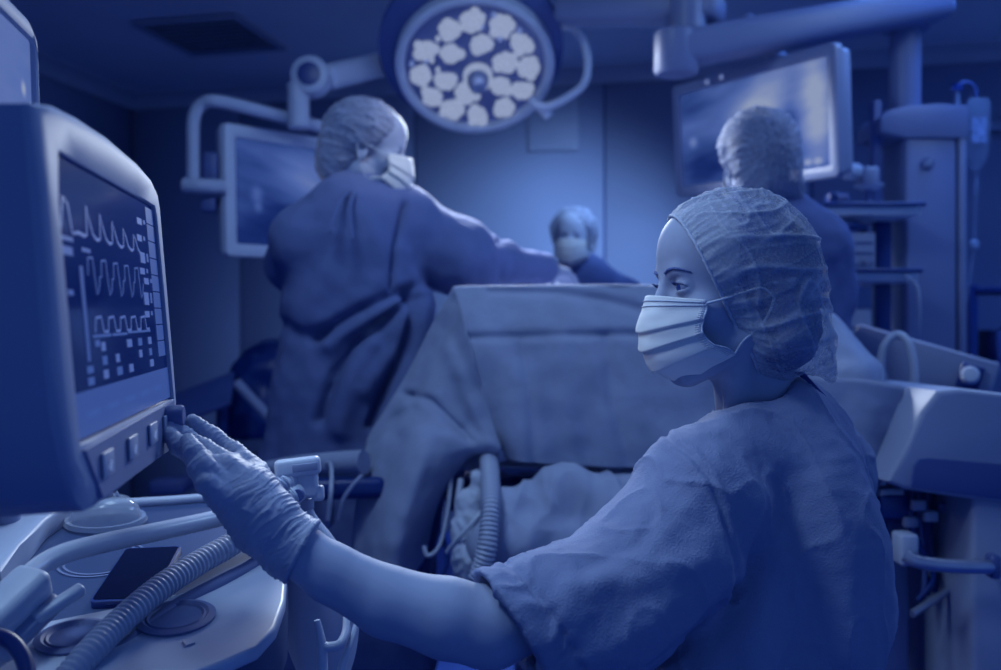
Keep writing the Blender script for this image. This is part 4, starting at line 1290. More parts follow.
def scrub_disp(V, N):
    arm = np.clip((0.27 - V[:, 0]) / 0.10, 0, 1) * np.clip((1.24 - V[:, 1]) / 0.1, 0, 1)
    # long soft folds; in the sleeve they run along the arm, on the back they fall from the shoulder
    ax = np.array([0.83, 0.25, 0.5]); ax /= np.linalg.norm(ax)
    al = V @ ax
    cr = V - al[:, None] * ax
    f_arm = pnoise(np.c_[al * 5, cr[:, 0] * 24, cr[:, 2] * 24] + 2.0)
    f_back = pnoise(np.c_[V[:, 0] * 16 + V[:, 2] * 5, V[:, 1] * 14, V[:, 2] * 4.5] + 5.0)
    wv2 = V + 0.03 * np.c_[pnoise(V * 6 + 2), pnoise(V * 6 + 4), pnoise(V * 6 + 8)]
    f_small = pnoise(V * 38 + 1.0) + 0.6 * pnoise(V * 85 + 4.0)
    f_cr = np.clip(ridge(wv2 * np.array([13, 13, 9]) + 3.0, 0.8), 0, 1) ** 4
    d = 0.0065 * arm * f_arm + 0.010 * (1 - arm) * f_back + 0.0012 * f_small + 0.0035 * f_cr
    # sleeve seam on the shoulder
    pd, _ = pix_dist(V, [(668, 438), (692, 455), (710, 478), (722, 508), (732, 560), (733, 600)])
    front = V[:, 1] < 1.22
    d = d - 0.0022 * np.exp(-(pd / 2.8) ** 2) * front + 0.0022 * np.exp(-((pd - 6) / 4.0) ** 2) * front
    # armpit crease and drag lines
    for line, a, w in (([(735, 590), (705, 625), (650, 668)], -0.007, 7), ([(700, 560), (640, 580), (575, 585)], 0.005, 14), ([(655, 520), (640, 545), (585, 568)], -0.004, 9),
                       ([(760, 500), (770, 560), (758, 650)], 0.008, 20), ([(825, 480), (850, 560), (845, 660)], 0.007, 14), ([(790, 480), (812, 570), (805, 660)], -0.007, 18)):
        pd, _ = pix_dist(V, line)
        d = d + a * np.exp(-(pd / w) ** 2) * front
    # hem band: a turned edge 24 mm deep
    hd = -(V - np.array(hem_c)) @ np.array(hem_n)
    on = (hd > -0.02) & (hd < 0.09) & (V[:, 0] < 0.16)
    d = d + np.where(on, 0.0030 * np.clip((0.029 - hd) / 0.004, 0, 1) - 0.0036 * np.exp(-((hd - 0.0315) / 0.0038) ** 2) + 0.0022 * np.sin((cr[:, 0] * 0.6 + cr[:, 2]) * 430 + 5 * pnoise(V * 30)) * np.exp(-((hd - 0.022) / 0.012) ** 2), 0)
    return V + N * d[:, None]
qmesh('scrub_top', st.quads(scrub_disp), M_SCRUB, woman)
# collar band round the neckline
# --- trousers, shoes (below the frame)
sl_ = SDF((-0.30, 0.95, 0.05), (0.62, 1.95, 0.72), 0.009)
HIP = P(788, 800, 1.26); HIP.z = 0.56
fw = Vector((-0.80, 0.60, 0)); lf = Vector((-0.60, -0.80, 0))
for q in (-1, 1):
    h0 = HIP + lf * 0.09 * q
    kn = h0 + fw * 0.40 + lf * 0.06 * q + Vector((0, 0, -0.03))
    an = kn + fw * 0.02 + Vector((0, 0, -0.42)); an.z = 0.10
    sl_.chain([h0, kn, an], [0.095, 0.068, 0.052], 0.03)
sl_.cone(HIP + lf * 0.1, HIP - lf * 0.1, 0.11, 0.11, 0.04)
qmesh('trousers', sl_.quads(lambda V, N: V + N * (0.006 * pnoise(V * 14))[:, None]), M_TROUSER, woman)
for q in (-1, 1):
    an = HIP + lf * (0.09 + 0.06) * q + fw * 0.42
    ss = SDF((an.x - 0.28, an.y - 0.2, -0.01), (an.x + 0.15, an.y + 0.28, 0.16), 0.006)
    a0 = Vector((an.x, an.y, 0.045)) - fw * 0.05
    ss.chain([a0, a0 + fw * 0.10, a0 + fw * 0.20], [0.042, 0.042, 0.030], 0.02)
    ss.cone(Vector((an.x, an.y, 0.12)), a0 + Vector((0, 0, 0.03)), 0.04, 0.04, 0.02)
    ss.plane((0, 0, 0.003), (0, 0, -1))
    qmesh('shoe', ss.quads(), M_WHITE, woman)
stool = thing('stool', 'round dark rolling stool under the seated woman', 'stool', Vector((HIP.x, HIP.y, 0)))
lathe('seat', [(0, 0.39), (0.17, 0.39), (0.185, 0.41), (0.18, 0.435), (0, 0.445)], at(Vector((HIP.x, HIP.y, 0))), M_BLACK, stool, 32)
lathe('post', [(0.03, 0.06), (0.03, 0.25), (0.02, 0.25), (0.02, 0.39)], at(Vector((HIP.x, HIP.y, 0))), M_STEEL, stool, 18)
for k in range(5):
    a = 2 * math.pi * k / 5 + 0.3
    l_ = tube('leg', [Vector((HIP.x, HIP.y, 0.09)), Vector((HIP.x + 0.24 * math.cos(a), HIP.y + 0.24 * math.sin(a), 0.07))], 0.014, M_STEEL, stool, 8, 1)
    lathe('castor', [(0, -0.012), (0.026, -0.012), (0.026, 0.012), (0, 0.012)], frame(Vector((HIP.x + 0.24 * math.cos(a), HIP.y + 0.24 * math.sin(a), 0.027)), (0, 0, 1), None, (math.cos(a), math.sin(a), 0)), M_BLACK, l_, 14)

# --- gloved left hand: back of the hand to the camera, thumb uppermost, fingertips on the buttons
sg = SDF(P(150, 600, 1.02) - Vector((0.02, 0.13, 0.02)), P(335, 395, 1.02) + Vector((0.02, 0.12, 0.02)), 0.0013)
WR = P(290, 546, 1.005)
sg.chain([P(312, 556, 1.0), WR, P(268, 522, 1.005), P(250, 497, 1.01)], [0.0350, 0.0315, 0.0305, 0.030], 0.012)
# palm: a flattened wedge between wrist and knuckles
sg.cone(P(266, 520, 1.005), P(243, 466, 1.03), 0.026, 0.016, 0.014)           # thumb side
sg.cone(P(262, 522, 1.0), P(226, 470, 1.0), 0.026, 0.0165, 0.014)             # back of hand
sg.cone(P(258, 525, 0.995), P(219, 492, 0.98), 0.024, 0.0165, 0.014)          # little-finger side
# thumb (uppermost)
sg.chain([P(256, 474, 1.035), P(234, 455, 1.055), P(212, 438, 1.06), P(193, 422, 1.055)], [0.0150, 0.0125, 0.0112, 0.0082], 0.006)
# index, middle: reaching the lowest button
sg.chain([P(228, 466, 1.015), P(205, 451, 1.03), P(184, 437, 1.035), P(170, 425, 1.030)], [0.0135, 0.0112, 0.0100, 0.0074], 0.006)
sg.chain([P(222, 474, 1.000), P(198, 459, 1.005), P(180, 446, 1.012), P(169, 434, 1.018)], [0.0135, 0.0112, 0.0100, 0.0074], 0.005)
# ring, little: nearer the camera, bent in behind each other
sg.chain([P(219, 485, 0.985), P(204, 467, 0.972), P(194, 452, 0.980), P(188, 441, 0.992)], [0.0130, 0.0110, 0.0098, 0.0078], 0.005)
sg.chain([P(221, 497, 0.972), P(206, 484, 0.962), P(197, 468, 0.972), P(193, 456, 0.986)], [0.0115, 0.0098, 0.0088, 0.0070], 0.005)
cuff_n = (P(323, 563, 1.0) - P(298, 550, 1.0)).normalized()
cuff_c = P(301, 553, 1.0)
sg.plane(cuff_c, cuff_n)
sg.cone(P(298, 550, 1.0), P(335, 566, 1.0), 0.0225, 0.0330, 0.0, 'sub')
def glove_disp(V, N):
    ax = np.array(P(215, 465, 1.02) - P(300, 552, 1.0)); ax /= np.linalg.norm(ax)
    al = (V - np.array(P(300, 552, 1.0))) @ ax
    cr = V - al[:, None] * ax
    # creases run across the hand, tighter at the wrist
    wv3 = V + 0.004 * np.c_[pnoise(V * 45 + 1), pnoise(V * 45 + 5), pnoise(V * 45 + 9)]
    al2 = (wv3 - np.array(P(300, 552, 1.0))) @ ax
    cr2 = wv3 - al2[:, None] * ax
    a = np.clip(ridge(np.c_[al2 * 190, cr2[:, 0] * 26, cr2[:, 2] * 26 + al2 * 45], 0.8), 0, 1) ** 3
    b = np.clip(ridge(np.c_[al2 * 85, cr2[:, 0] * 16 + 3, cr2[:, 2] * 16 - al2 * 30], 0.8), 0, 1) ** 3
    c = pnoise(V * 240)
    zone = np.exp(-((al - 0.04) / 0.05) ** 2)
    d = 0.0011 * a * (0.45 + zone) + 0.0012 * b * (0.45 + zone) + 0.00025 * c
    # knuckle creases on the fingers
    d += 0.0003 * np.sin(al * 1100 + 6 * pnoise(V * 60)) * np.clip((al - 0.10) / 0.03, 0, 1)
    hd = -(V - np.array(cuff_c)) @ np.array(cuff_n)
    d += 0.0014 * np.exp(-(hd / 0.0022) ** 2)
    return V + N * d[:, None]
qmesh('glove', sg.quads(glove_disp), M_GLOVE, woman)
# ------------------------------------------------------------------ masked surgeons in the background
M_MASK2 = mat('mask_nonwoven_far', 0.97, 0.8, 0.15, 0.02, rgb=(0.60, 0.62, 0.68, 1))
def masked_head(par, H, name_cap='bouffant_cap', cap_m=None, voxel=0.005, tail=None, cap_scale=1.0, pleat_seed=0.0, nape=None, low=0.0, mscale=1.0):
    """skin head (returned as quads), mask and cap parts"""
    o = np.array(H.translation)
    s = SDF(o - 0.19, o + 0.17, voxel)
    add_head(s, H, 0.02)
    s.cone(H @ Vector((-0.022, 0, -0.03)), nape if nape is not None else H @ Vector((-0.045, 0, -0.14)), 0.050, 0.050, 0.03)
    add_lids(s, H)
    q = s.quads(smooth=1)
    # cap
    c = SDF(o - 0.20, o + 0.22, voxel)
    M = H.copy(); M.translation = H @ Vector((-0.022, 0, 0.055)); c.ell(M, tuple(v * cap_scale for v in (0.108, 0.094, 0.092)), 0.03)
    M = H.copy(); M.translation = H @ Vector((-0.070, 0, 0.005 - low * 0.6)); c.ell(M, tuple(v * cap_scale for v in (0.062, 0.080, 0.075 + low * 0.5)), 0.03)
    if tail is not None:
        c.chain([H @ Vector((-0.08, 0, 0.0))] + tail, [0.05, 0.03, 0.012], 0.03)
    n = (H @ Vector((0.80, 0, -0.55))) - (H @ Vector((0, 0, 0)))
    c.plane(H @ Vector((0.068, 0, 0.075)), n, 0.01)
    st_ = {}
    R = np.array(H.to_3x3())
    def disp(V, N):
        L = (V - o) @ R
        ang = np.arctan2(L[:, 1], L[:, 2] - 0.02)
        r1 = np.clip(ridge(np.c_[ang * 5, L[:, 0] * 9, L[:, 2] * 6] + pleat_seed, 0.8), 0, 1)
        r2 = np.clip(ridge(np.c_[ang * 12, L[:, 0] * 14, L[:, 2] * 16] + pleat_seed + 5, 0.8), 0, 1)
        st_['v'] = np.clip(0.5 * r1 ** 4 + 0.4 * r2 ** 4, 0, 1)
        return V + N * (0.006 * r1 ** 3 + 0.004 * r2 ** 3 - 0.001)[:, None]
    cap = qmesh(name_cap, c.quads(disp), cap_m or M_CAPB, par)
    set_attr(cap, 'pleat', st_['v'])
    # hair under it
    hs = SDF(o - 0.18, o + 0.18, 0.008)
    M = H.copy(); M.translation = H @ Vector((-0.022, 0, 0.050)); hs.ell(M, (0.092, 0.079, 0.080), 0.02)
    hs.plane(H @ Vector((0.050, 0, 0.075)), n, 0.01)
    qmesh('hair', hs.quads(), M_HAIR, par)
    # mask
    G0 = patch(ctrl, 4, 5)
    G0 = np.array([0.045, 0, -0.02]) + (G0 - np.array([0.045, 0, -0.02])) * mscale
    nr_ = G0.shape[0]
    p_ = np.zeros(nr_)
    for cc, a in ((0.30, 0.004), (0.50, 0.006), (0.72, 0.006)):
        ph = (np.linspace(0, 1, nr_) - cc) / 0.17
        p_ += np.where((ph > -1) & (ph <= 0), a * (1 + ph), 0)
    ou = G0 - np.array([0.02, 0, -0.02]); ou /= np.linalg.norm(ou, axis=2)[:, :, None]
    G0 = G0 + ou * p_[:, None, None]
    Gm = np.array([[list(H @ Vector(v)) for v in r] for r in G0])
    mko = grid_mesh('face_mask', Gm, M_MASK2, par, 0.0015)
    for s_, side in ((-1, 0), (1, -1)):
        tube('ear_loop', [Gm[2, side], H @ Vector((0.012, 0.078 * s_, 0.012)), H @ Vector((-0.018, 0.086 * s_, 0.012)), H @ Vector((-0.004, 0.076 * s_, -0.034)), Gm[-1, side]], 0.0018, M_LOOP, mko, 6, 5)
    eye_parts(H, par)
    return q

def simple_glove(par, wrist, tip, up, side, s=1.0, spread=0.0):
    """gloved hand from wrist towards tip with five fingers"""
    d = (tip - wrist).normalized(); up = (Vector(up) - d * Vector(up).dot(d)).normalized()
    sd = d.cross(up) * side
    pts = np.array([list(wrist), list(wrist + d * 0.2 * s)])
    g = SDF(pts.min(0) - 0.09, pts.max(0) + 0.09, 0.0035)
    g.cone(wrist - d * 0.03, wrist + d * 0.02, 0.033 * s, 0.030 * s, 0.015)
    for j in range(4):
        b = wrist + d * 0.085 * s + sd * (-0.030 + 0.020 * j) * s
        g.cone(wrist + d * 0.02, b, 0.024 * s, 0.0135 * s, 0.015)
        L = (0.066, 0.074, 0.068, 0.052)[j] * s
        m1 = b + d * L * 0.5 - up * 0.012 * s + sd * spread * (j - 1.5)
        m2 = m1 + d * L * 0.45 - up * 0.022 * s
        g.chain([b, m1, m2], [0.0125 * s, 0.011 * s, 0.009 * s], 0.005)
    b = wrist + d * 0.03 * s - sd * 0.030 * s
    g.chain([b, b + d * 0.035 * s - sd * 0.020 * s - up * 0.01, b + d * 0.07 * s - sd * 0.020 * s - up * 0.022], [0.018 * s, 0.0135 * s, 0.010 * s], 0.008)
    return qmesh('glove', g.quads(lambda V, N: V + N * (0.0015 * pnoise(V * 60))[:, None]), M_GLOVE, par)

def gown_folds(V, N, lines, amp=0.012, seed=0.0):
    d = amp * pnoise(np.c_[V[:, 0] * 9, V[:, 1] * 9, V[:, 2] * 2.6] + seed) + 0.004 * pnoise(V * 22 + seed)
    fr = N[:, 1] < 0.3
    for ln, a, w in lines:
        pd, _ = pix_dist(V, ln)
        d = d + a * np.exp(-(pd / w) ** 2) * fr
    return V + N * d[:, None]

# --- left surgeon, seen from behind, reaching over the patient
s1 = thing('person', 'surgeon in blue gown seen from behind reaching over the table, mask lit white', 'person', Vector((P(352, 0, 2.6).x, 2.6, 0)))
H1 = head_frame(P(367, 155, 2.60), 2, 12, 0)
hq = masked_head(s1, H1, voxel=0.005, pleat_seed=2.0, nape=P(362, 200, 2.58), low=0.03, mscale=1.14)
qmesh('body', hq, M_SKIN, s1)
g = SDF((P(245, 0, 2.6).x - 0.05, 2.15, 0.22), (P(560, 0, 2.9).x, 3.15, 1.66), 0.0085)
g.chain([P(362, 190, 2.58), P(352, 240, 2.58), P(356, 310, 2.60), P(352, 400, 2.60), P(350, 490, 2.6), P(350, 640, 2.6)], [0.070, 0.150, 0.180, 0.205, 0.225, 0.245], 0.06, squash=((0, 1, 0), 0.80))
g.cone(P(345, 212, 2.57), P(408, 222, 2.66), 0.07, 0.085, 0.06)
g.cone(P(350, 214, 2.56), P(308, 240, 2.56), 0.07, 0.080, 0.06)
g.chain([P(305, 240, 2.56), P(292, 264, 2.66), P(380, 290, 2.92)], [0.075, 0.060, 0.055], 0.05)
g.chain([P(402, 228, 2.66), P(455, 256, 2.72), P(500, 263, 2.82)], [0.098, 0.098, 0.070], 0.05)
g.cone(P(505, 263, 2.83), P(540, 268, 2.92), 0.060, 0.052, 0.02)
g1_lines = [([(415, 288), (385, 298), (345, 318), (312, 338)], -0.034, 5), ([(414, 296), (380, 324), (350, 346), (335, 372), (318, 420)], -0.038, 5), ([(400, 300), (360, 322), (330, 345)], 0.022, 9), ([(370, 345), (350, 380), (340, 430)], 0.025, 11),
            ([(418, 298), (404, 350), (384, 395), (372, 425)], -0.038, 5), ([(405, 310), (392, 350), (365, 390)], 0.02, 10), ([(425, 295), (422, 350), (405, 400)], 0.018, 8),
            ([(405, 205), (397, 250), (394, 285)], -0.022, 3.5), ([(300, 320), (308, 300), (330, 270)], 0.012, 12), ([(285, 325), (300, 335), (320, 335)], -0.014, 8),
            ([(500, 240), (503, 262), (500, 285)], -0.010, 4)]
go = qmesh('surgical_gown', g.quads(lambda V, N: gown_folds(V, N, g1_lines, 0.014, 1.0)), M_GOWN, s1)
for (pa_, pb_, pc_) in ((P(352, 188, 2.50), P(338, 205, 2.42), P(330, 232, 2.39)), (P(356, 190, 2.50), P(350, 208, 2.42), P(352, 240, 2.38))):
    tube('neck_tie', [pa_, pb_, pc_], 0.004, M_GOWN, go, 6, 4)
simple_glove(s1, P(540, 268, 2.93), P(575, 277, 3.02), (0, 0, 1), 1)
simple_glove(s1, P(384, 291, 2.93), P(430, 300, 3.05), (0, 0, 1), -1)
for q in (-1, 1):
    c0 = Vector((P(350, 0, 2.6).x + 0.11 * q, 2.62, 0))
    ss = SDF(c0 + Vector((-0.13, -0.2, -0.01)), c0 + Vector((0.13, 0.26, 0.40)), 0.01)
    ss.chain([c0 + Vector((0, -0.04, 0.05)), c0 + Vector((0.02, 0.16, 0.04))], [0.05, 0.04], 0.02)
    ss.cone(c0 + Vector((0, -0.02, 0.06)), c0 + Vector((0, -0.02, 0.33)), 0.055, 0.065, 0.02)
    ss.plane((0, 0, 0.003), (0, 0, -1))
    qmesh('shoe_cover', ss.quads(), M_GOWN, s1)

# --- far surgeon, facing us across the table
s2p = thing('person', 'far surgeon facing the camera across the table, head bowed in white mask', 'person', Vector((P(575, 0, 4.05).x, 4.05, 0)))
H2 = head_frame(P(573, 243, 4.0), 256, 0, 0)
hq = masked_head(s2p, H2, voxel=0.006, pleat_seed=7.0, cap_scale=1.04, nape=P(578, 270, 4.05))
qmesh('body', hq, M_SKIN, s2p)
x2 = P(582, 0, 4.08).x
g = SDF((x2 - 0.45, 3.55, 0.22), (x2 + 0.42, 4.40, 1.50), 0.011)
g.chain([P(578, 268, 4.05), P(584, 292, 4.08), P(584, 340, 4.1), P(584, 430, 4.1), P(584, 560, 4.1)], [0.07, 0.145, 0.17, 0.19, 0.22], 0.07, squash=((0, 1, 0), 0.8))
g.cone(P(575, 280, 4.06), P(548, 296, 4.04), 0.075, 0.085, 0.05)
g.cone(P(588, 280, 4.06), P(622, 296, 4.08), 0.075, 0.085, 0.05)
g.chain([P(546, 298, 4.02), P(532, 290, 3.84), P(545, 276, 3.64)], [0.08, 0.07, 0.055], 0.04)
g.chain([P(624, 298, 4.08), P(640, 310, 3.86), P(610, 300, 3.64)], [0.08, 0.07, 0.055], 0.04)
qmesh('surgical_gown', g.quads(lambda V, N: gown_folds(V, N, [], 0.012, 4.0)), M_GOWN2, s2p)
simple_glove(s2p, P(547, 275, 3.60), P(560, 280, 3.46), (0, 0, 1), 1)
simple_glove(s2p, P(607, 299, 3.60), P(596, 300, 3.46), (0, 0, 1), -1)
for q in (-1, 1):
    c0 = Vector((x2 + 0.11 * q, 4.08, 0))
    ss = SDF(c0 + Vector((-0.13, -0.26, -0.01)), c0 + Vector((0.13, 0.2, 0.40)), 0.012)
    ss.chain([c0 + Vector((0, 0.04, 0.05)), c0 + Vector((0, -0.16, 0.04))], [0.05, 0.04], 0.02)
    ss.cone(c0 + Vector((0, 0.02, 0.06)), c0 + Vector((0, 0.02, 0.33)), 0.055, 0.065, 0.02)
    ss.plane((0, 0, 0.003), (0, 0, -1))
    qmesh('shoe_cover', ss.quads(), M_GOWN, s2p)

# --- surgeon at the right, back of the head before the bright screen
s3 = thing('person', 'surgeon standing behind the seated woman, back of capped head before the bright screen', 'person', Vector((P(775, 0, 2.5).x, 2.5, 0)))
H3 = head_frame(P(757, 170, 2.5), 96, 8, 0)
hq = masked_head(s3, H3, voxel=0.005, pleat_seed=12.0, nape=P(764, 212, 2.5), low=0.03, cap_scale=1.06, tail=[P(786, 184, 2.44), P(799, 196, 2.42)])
qmesh('body', hq, M_SKIN, s3)
g = SDF((P(640, 0, 2.5).x, 2.1, 0.22), (P(862, 0, 2.5).x + 0.05, 3.0, 1.58), 0.0095)
g.chain([P(766, 208, 2.5), P(772, 245, 2.5), P(776, 310, 2.52), P(776, 400, 2.52), P(776, 620, 2.52)], [0.075, 0.150, 0.170, 0.185, 0.22], 0.07, squash=((0, 1, 0), 0.8))
g.cone(P(772, 226, 2.48), P(812, 246, 2.48), 0.07, 0.080, 0.05)
g.cone(P(765, 226, 2.50), P(722, 248, 2.54), 0.07, 0.080, 0.05)
g.chain([P(814, 248, 2.48), P(822, 290, 2.50), P(780, 320, 2.76)], [0.082, 0.068, 0.055], 0.04)
g.chain([P(720, 250, 2.54), P(706, 290, 2.62), P(700, 300, 2.86)], [0.082, 0.07, 0.055], 0.04)
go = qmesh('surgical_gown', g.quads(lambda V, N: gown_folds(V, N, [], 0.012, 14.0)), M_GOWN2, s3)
simple_glove(s3, P(778, 320, 2.80), P(750, 320, 2.93), (0, 0, 1), 1)
simple_glove(s3, P(700, 301, 2.90), P(690, 305, 3.05), (0, 0, 1), -1)
for q in (-1, 1):
    c0 = Vector((P(776, 0, 2.52).x + 0.11 * q, 2.54, 0))
    ss = SDF(c0 + Vector((-0.13, -0.2, -0.01)), c0 + Vector((0.13, 0.26, 0.40)), 0.012)
    ss.chain([c0 + Vector((0, -0.04, 0.05)), c0 + Vector((0, 0.16, 0.04))], [0.05, 0.04], 0.02)
    ss.cone(c0 + Vector((0, -0.02, 0.06)), c0 + Vector((0, -0.02, 0.33)), 0.055, 0.065, 0.02)
    ss.plane((0, 0, 0.003), (0, 0, -1))
    qmesh('shoe_cover', ss.quads(), M_GOWN2, s3)
# ------------------------------------------------------------------ anaesthesia machine: monitors
MT0, MT1, MT2 = P(52, 150, 0.68), P(157, 205, 1.05), P(165, 395, 1.05)
MF = frame(MT0, MT1 - MT0, MT2 - MT0)             # x to the far side, y down -> flip
MF = frame(MT0, MT1 - MT0, -(MT2 - MT0))          # x far, y up, z out of the screen
MFI = MF.inverted()
def onface(px, py, lift=0.0):
    o = Vector((0, 0, CAM_Z)); d = P(px, py, 1.0) - o
    n = MF.to_3x3() @ Vector((0, 0, 1)); p0 = MF.translation + n * lift
    t = (p0 - o).dot(n) / d.dot(n)
    q = MFI @ (o + d * t)
    return (q.x, q.y)
def outline(pix, per=4, lift=0.0, closed=True):
    pts = [onface(a, b, lift) for a, b in pix]
    return pts
pm = thing('patient_monitor', 'large patient monitor with waveform screen and button strip at left', 'monitor', MF.translation)
outer_px = [(36, 103), (58, 106), (82, 118), (112, 138), (138, 161), (152, 178), (158, 192), (160, 205), (163, 240), (168, 300), (173, 360), (176, 405), (176, 432), (172, 447), (150, 467), (122, 490), (100, 506), (90, 511), (82, 500), (72, 466), (63, 420), (56, 350), (49, 260), (42, 180)]
outer = outline(outer_px)
SCR = [(53, 149), (155, 207), (173, 399), (79, 445)]
scr = outline(SCR)
M_BEZ = M_BEIGE
# inner opening sampled to the same count as the outer outline, by angle
def inner_match(outer, quad):
    c = np.mean(np.array(quad), 0); res = []
    Q = np.array(quad + [quad[0]])
    for p in outer:
        d = np.array(p) - c
        best = None
        for a, b in zip(Q[:-1], Q[1:]):
            e = b - a
            den = d[0] * e[1] - d[1] * e[0]
            if abs(den) < 1e-12: continue
            t = ((a[0] - c[0]) * e[1] - (a[1] - c[1]) * e[0]) / den
            u = ((a[0] - c[0]) * d[1] - (a[1] - c[1]) * d[0]) / den
            if t > 0 and -1e-6 <= u <= 1 + 1e-6: best = c + d * t if best is None or t < best[1] else best
        res.append(tuple(best))
    return res
inn = inner_match(outer, scr)
# lens-shaped bezel: face ring, then rounded rim going back to the body
def ring_loft(name, loops, m, par):
    V = [MF @ Vector(v) for L in loops for v in L]
    n = len(loops[0]); Fc = []
    for i in range(len(loops) - 1):
        for k in range(n):
            j = (k + 1) % n
            Fc.append((i * n + k, i * n + j, (i + 1) * n + j, (i + 1) * n + k))
    bm = bmesh.new(); bv = [bm.verts.new(v) for v in V]
    for f in Fc: bm.faces.new([bv[q] for q in f])
    return from_bm(name, bm, m, par, True, 40)
oc = np.array(outer); cc = oc.mean(0)
def sc(f, z, base=outer): return [(cc[0] + (x - cc[0]) * f, cc[1] + (y - cc[1]) * f, z) for x, y in base]
def mix(t, z): return [((1 - t) * a[0] + t * b[0], (1 - t) * a[1] + t * b[1], z) for a, b in zip(outer, inn)]
ring_loft('bezel', [mix(1.0, -0.004), mix(1.0, -0.0005), mix(0.95, 0.001), mix(0.30, 0.001), mix(0.10, -0.001), sc(1.0, -0.005), sc(1.0, -0.009)], M_BEZ, pm)
M_SIDE = mat('monitor_side_shaded', 0.32, 0.55, 0.3, 0.04, 6, bump=0.03, bscale=500, bdist=0.0005)  # darker copy of the housing tone: shade of the unlit side in the colour
bm = bmesh.new()
loops = [sc(0.999, -0.0088), sc(1.0, -0.07), sc(0.95, -0.085), sc(0.90, -0.09)]
V = [[bm.verts.new(MF @ Vector(v)) for v in L] for L in loops]
for a, b in zip(V[:-1], V[1:]):
    for k in range(len(a)):
        bm.faces.new([a[k], a[(k + 1) % len(a)], b[(k + 1) % len(a)], b[k]])
bm.faces.new(V[0][::-1]); bm.faces.new(V[-1])
from_bm('housing', bm, M_SIDE, pm, True, 40)
# screen
M_SCR = bpy.data.materials.new('monitor_glass')
M_SCR.use_nodes = True
b_ = M_SCR.node_tree.nodes['Principled BSDF']
b_.inputs['Base Color'].default_value = (0.003, 0.008, 0.05, 1)
b_.inputs['Roughness'].default_value = 0.10
b_.inputs['Specular IOR Level'].default_value = 0.12
b_.inputs['Emission Color'].default_value = (0.001, 0.005, 0.045, 1)
b_.inputs['Emission Strength'].default_value = 1.0
bm = bmesh.new()
f = [bm.verts.new(MF @ Vector((x, y, -0.003))) for x, y in [scr[3], scr[2], scr[1], scr[0]]]
bm.faces.new(f)
screen = from_bm('screen', bm, M_SCR, pm)
def S(u, v, z=-0.0022):
    """u along the screen from near to far, v from bottom to top"""
    a = Vector(scr[3]).lerp(Vector(scr[2]), u); b = Vector(scr[0]).lerp(Vector(scr[1]), u)
    q = a.lerp(b, v)
    return MF @ Vector((q.x, q.y, z))
M_TRACE = emat('trace_glow', (0.055, 0.10, 0.32), 1.0)
M_TRACE2 = emat('trace_glow_soft', (0.028, 0.065, 0.25), 1.0)
M_PANEL = emat('menu_glow', (0.024, 0.055, 0.22), 1.0)
def trace(name, uv, w, m):
    V, Fc = [], []
    pts = [Vector((u, v)) for u, v in uv]
    for i, p in enumerate(pts):
        a = pts[max(0, i - 1)]; b = pts[min(len(pts) - 1, i + 1)]
        t = (b - a).normalized(); n = Vector((-t.y, t.x)) * w
        n = Vector((n.x * 0.6, n.y))
        V += [S(p.x + n.x, p.y + n.y), S(p.x - n.x, p.y - n.y)]
    for i in range(len(pts) - 1):
        Fc.append((2 * i, 2 * i + 1, 2 * i + 3, 2 * i + 2))
    return mesh(name, V, Fc, m, screen, False)
def block(name, u0, u1, v0, v1, m, z=-0.0024):
    return mesh(name, [S(u0, v0, z), S(u1, v0, z), S(u1, v1, z), S(u0, v1, z)], [(0, 1, 2, 3)], m, screen, False)
# three curves
wv = []
for k in range(5):
    b0 = 0.20 + 0.115 * k
    wv += [(b0, 0.745), (b0 + 0.02, 0.75), (b0 + 0.035, 0.86 - 0.01 * k), (b0 + 0.055, 0.80), (b0 + 0.075, 0.76), (b0 + 0.10, 0.745)]
trace('waveform', [(0.03, 0.75), (0.06, 0.86), (0.09, 0.84), (0.11, 0.74), (0.15, 0.75)] + wv, 0.007, M_TRACE)
wv = []
for k in range(5):
    b0 = 0.20 + 0.115 * k
    wv += [(b0, 0.60), (b0 + 0.01, 0.665), (b0 + 0.05, 0.67), (b0 + 0.055, 0.61), (b0 + 0.065, 0.53), (b0 + 0.085, 0.55), (b0 + 0.10, 0.60)]
trace('waveform', wv, 0.006, M_TRACE2)
wv = []
for k in range(5):
    b0 = 0.22 + 0.115 * k
    wv += [(b0, 0.385), (b0 + 0.012, 0.44), (b0 + 0.06, 0.445), (b0 + 0.075, 0.385), (b0 + 0.11, 0.385)]
trace('waveform', wv, 0.007, M_TRACE)
rb = random.Random(9)
block('scale_bar', 0.14, 0.165, 0.28, 0.63, M_PANEL)
for (u0, u1, v0, v1) in ((0.03, 0.10, 0.66, 0.69), (0.03, 0.11, 0.71, 0.725), (0.17, 0.24, 0.685, 0.70), (0.04, 0.08, 0.52, 0.54), (0.13, 0.18, 0.235, 0.262), (0.13, 0.18, 0.19, 0.22), (0.2, 0.36, 0.365, 0.376), (0.37, 0.52, 0.365, 0.376), (0.53, 0.80, 0.37, 0.38), (0.21, 0.25, 0.33, 0.355)):
    block('readout', u0, u1, v0, v1, M_TRACE2)
for k in range(5):
    for j in range(3):
        if (k + j) % 4 == 3: continue
        block('digit', 0.26 + 0.125 * k, 0.295 + 0.125 * k + 0.02 * rb.random(), 0.20 + 0.055 * j, 0.235 + 0.055 * j, M_TRACE2 if (k + j) % 2 else M_TRACE)
for (u, v, h_) in ((0.76, 0.88, 0.03), (0.74, 0.80, 0.03), (0.76, 0.70, 0.05), (0.74, 0.645, 0.03), (0.78, 0.60, 0.03), (0.76, 0.50, 0.06), (0.75, 0.44, 0.03)):
    block('digit', u, u + 0.06, v, v + h_, M_TRACE)
    block('digit', u + 0.08, u + 0.105, v + 0.01, v + h_, M_TRACE2)
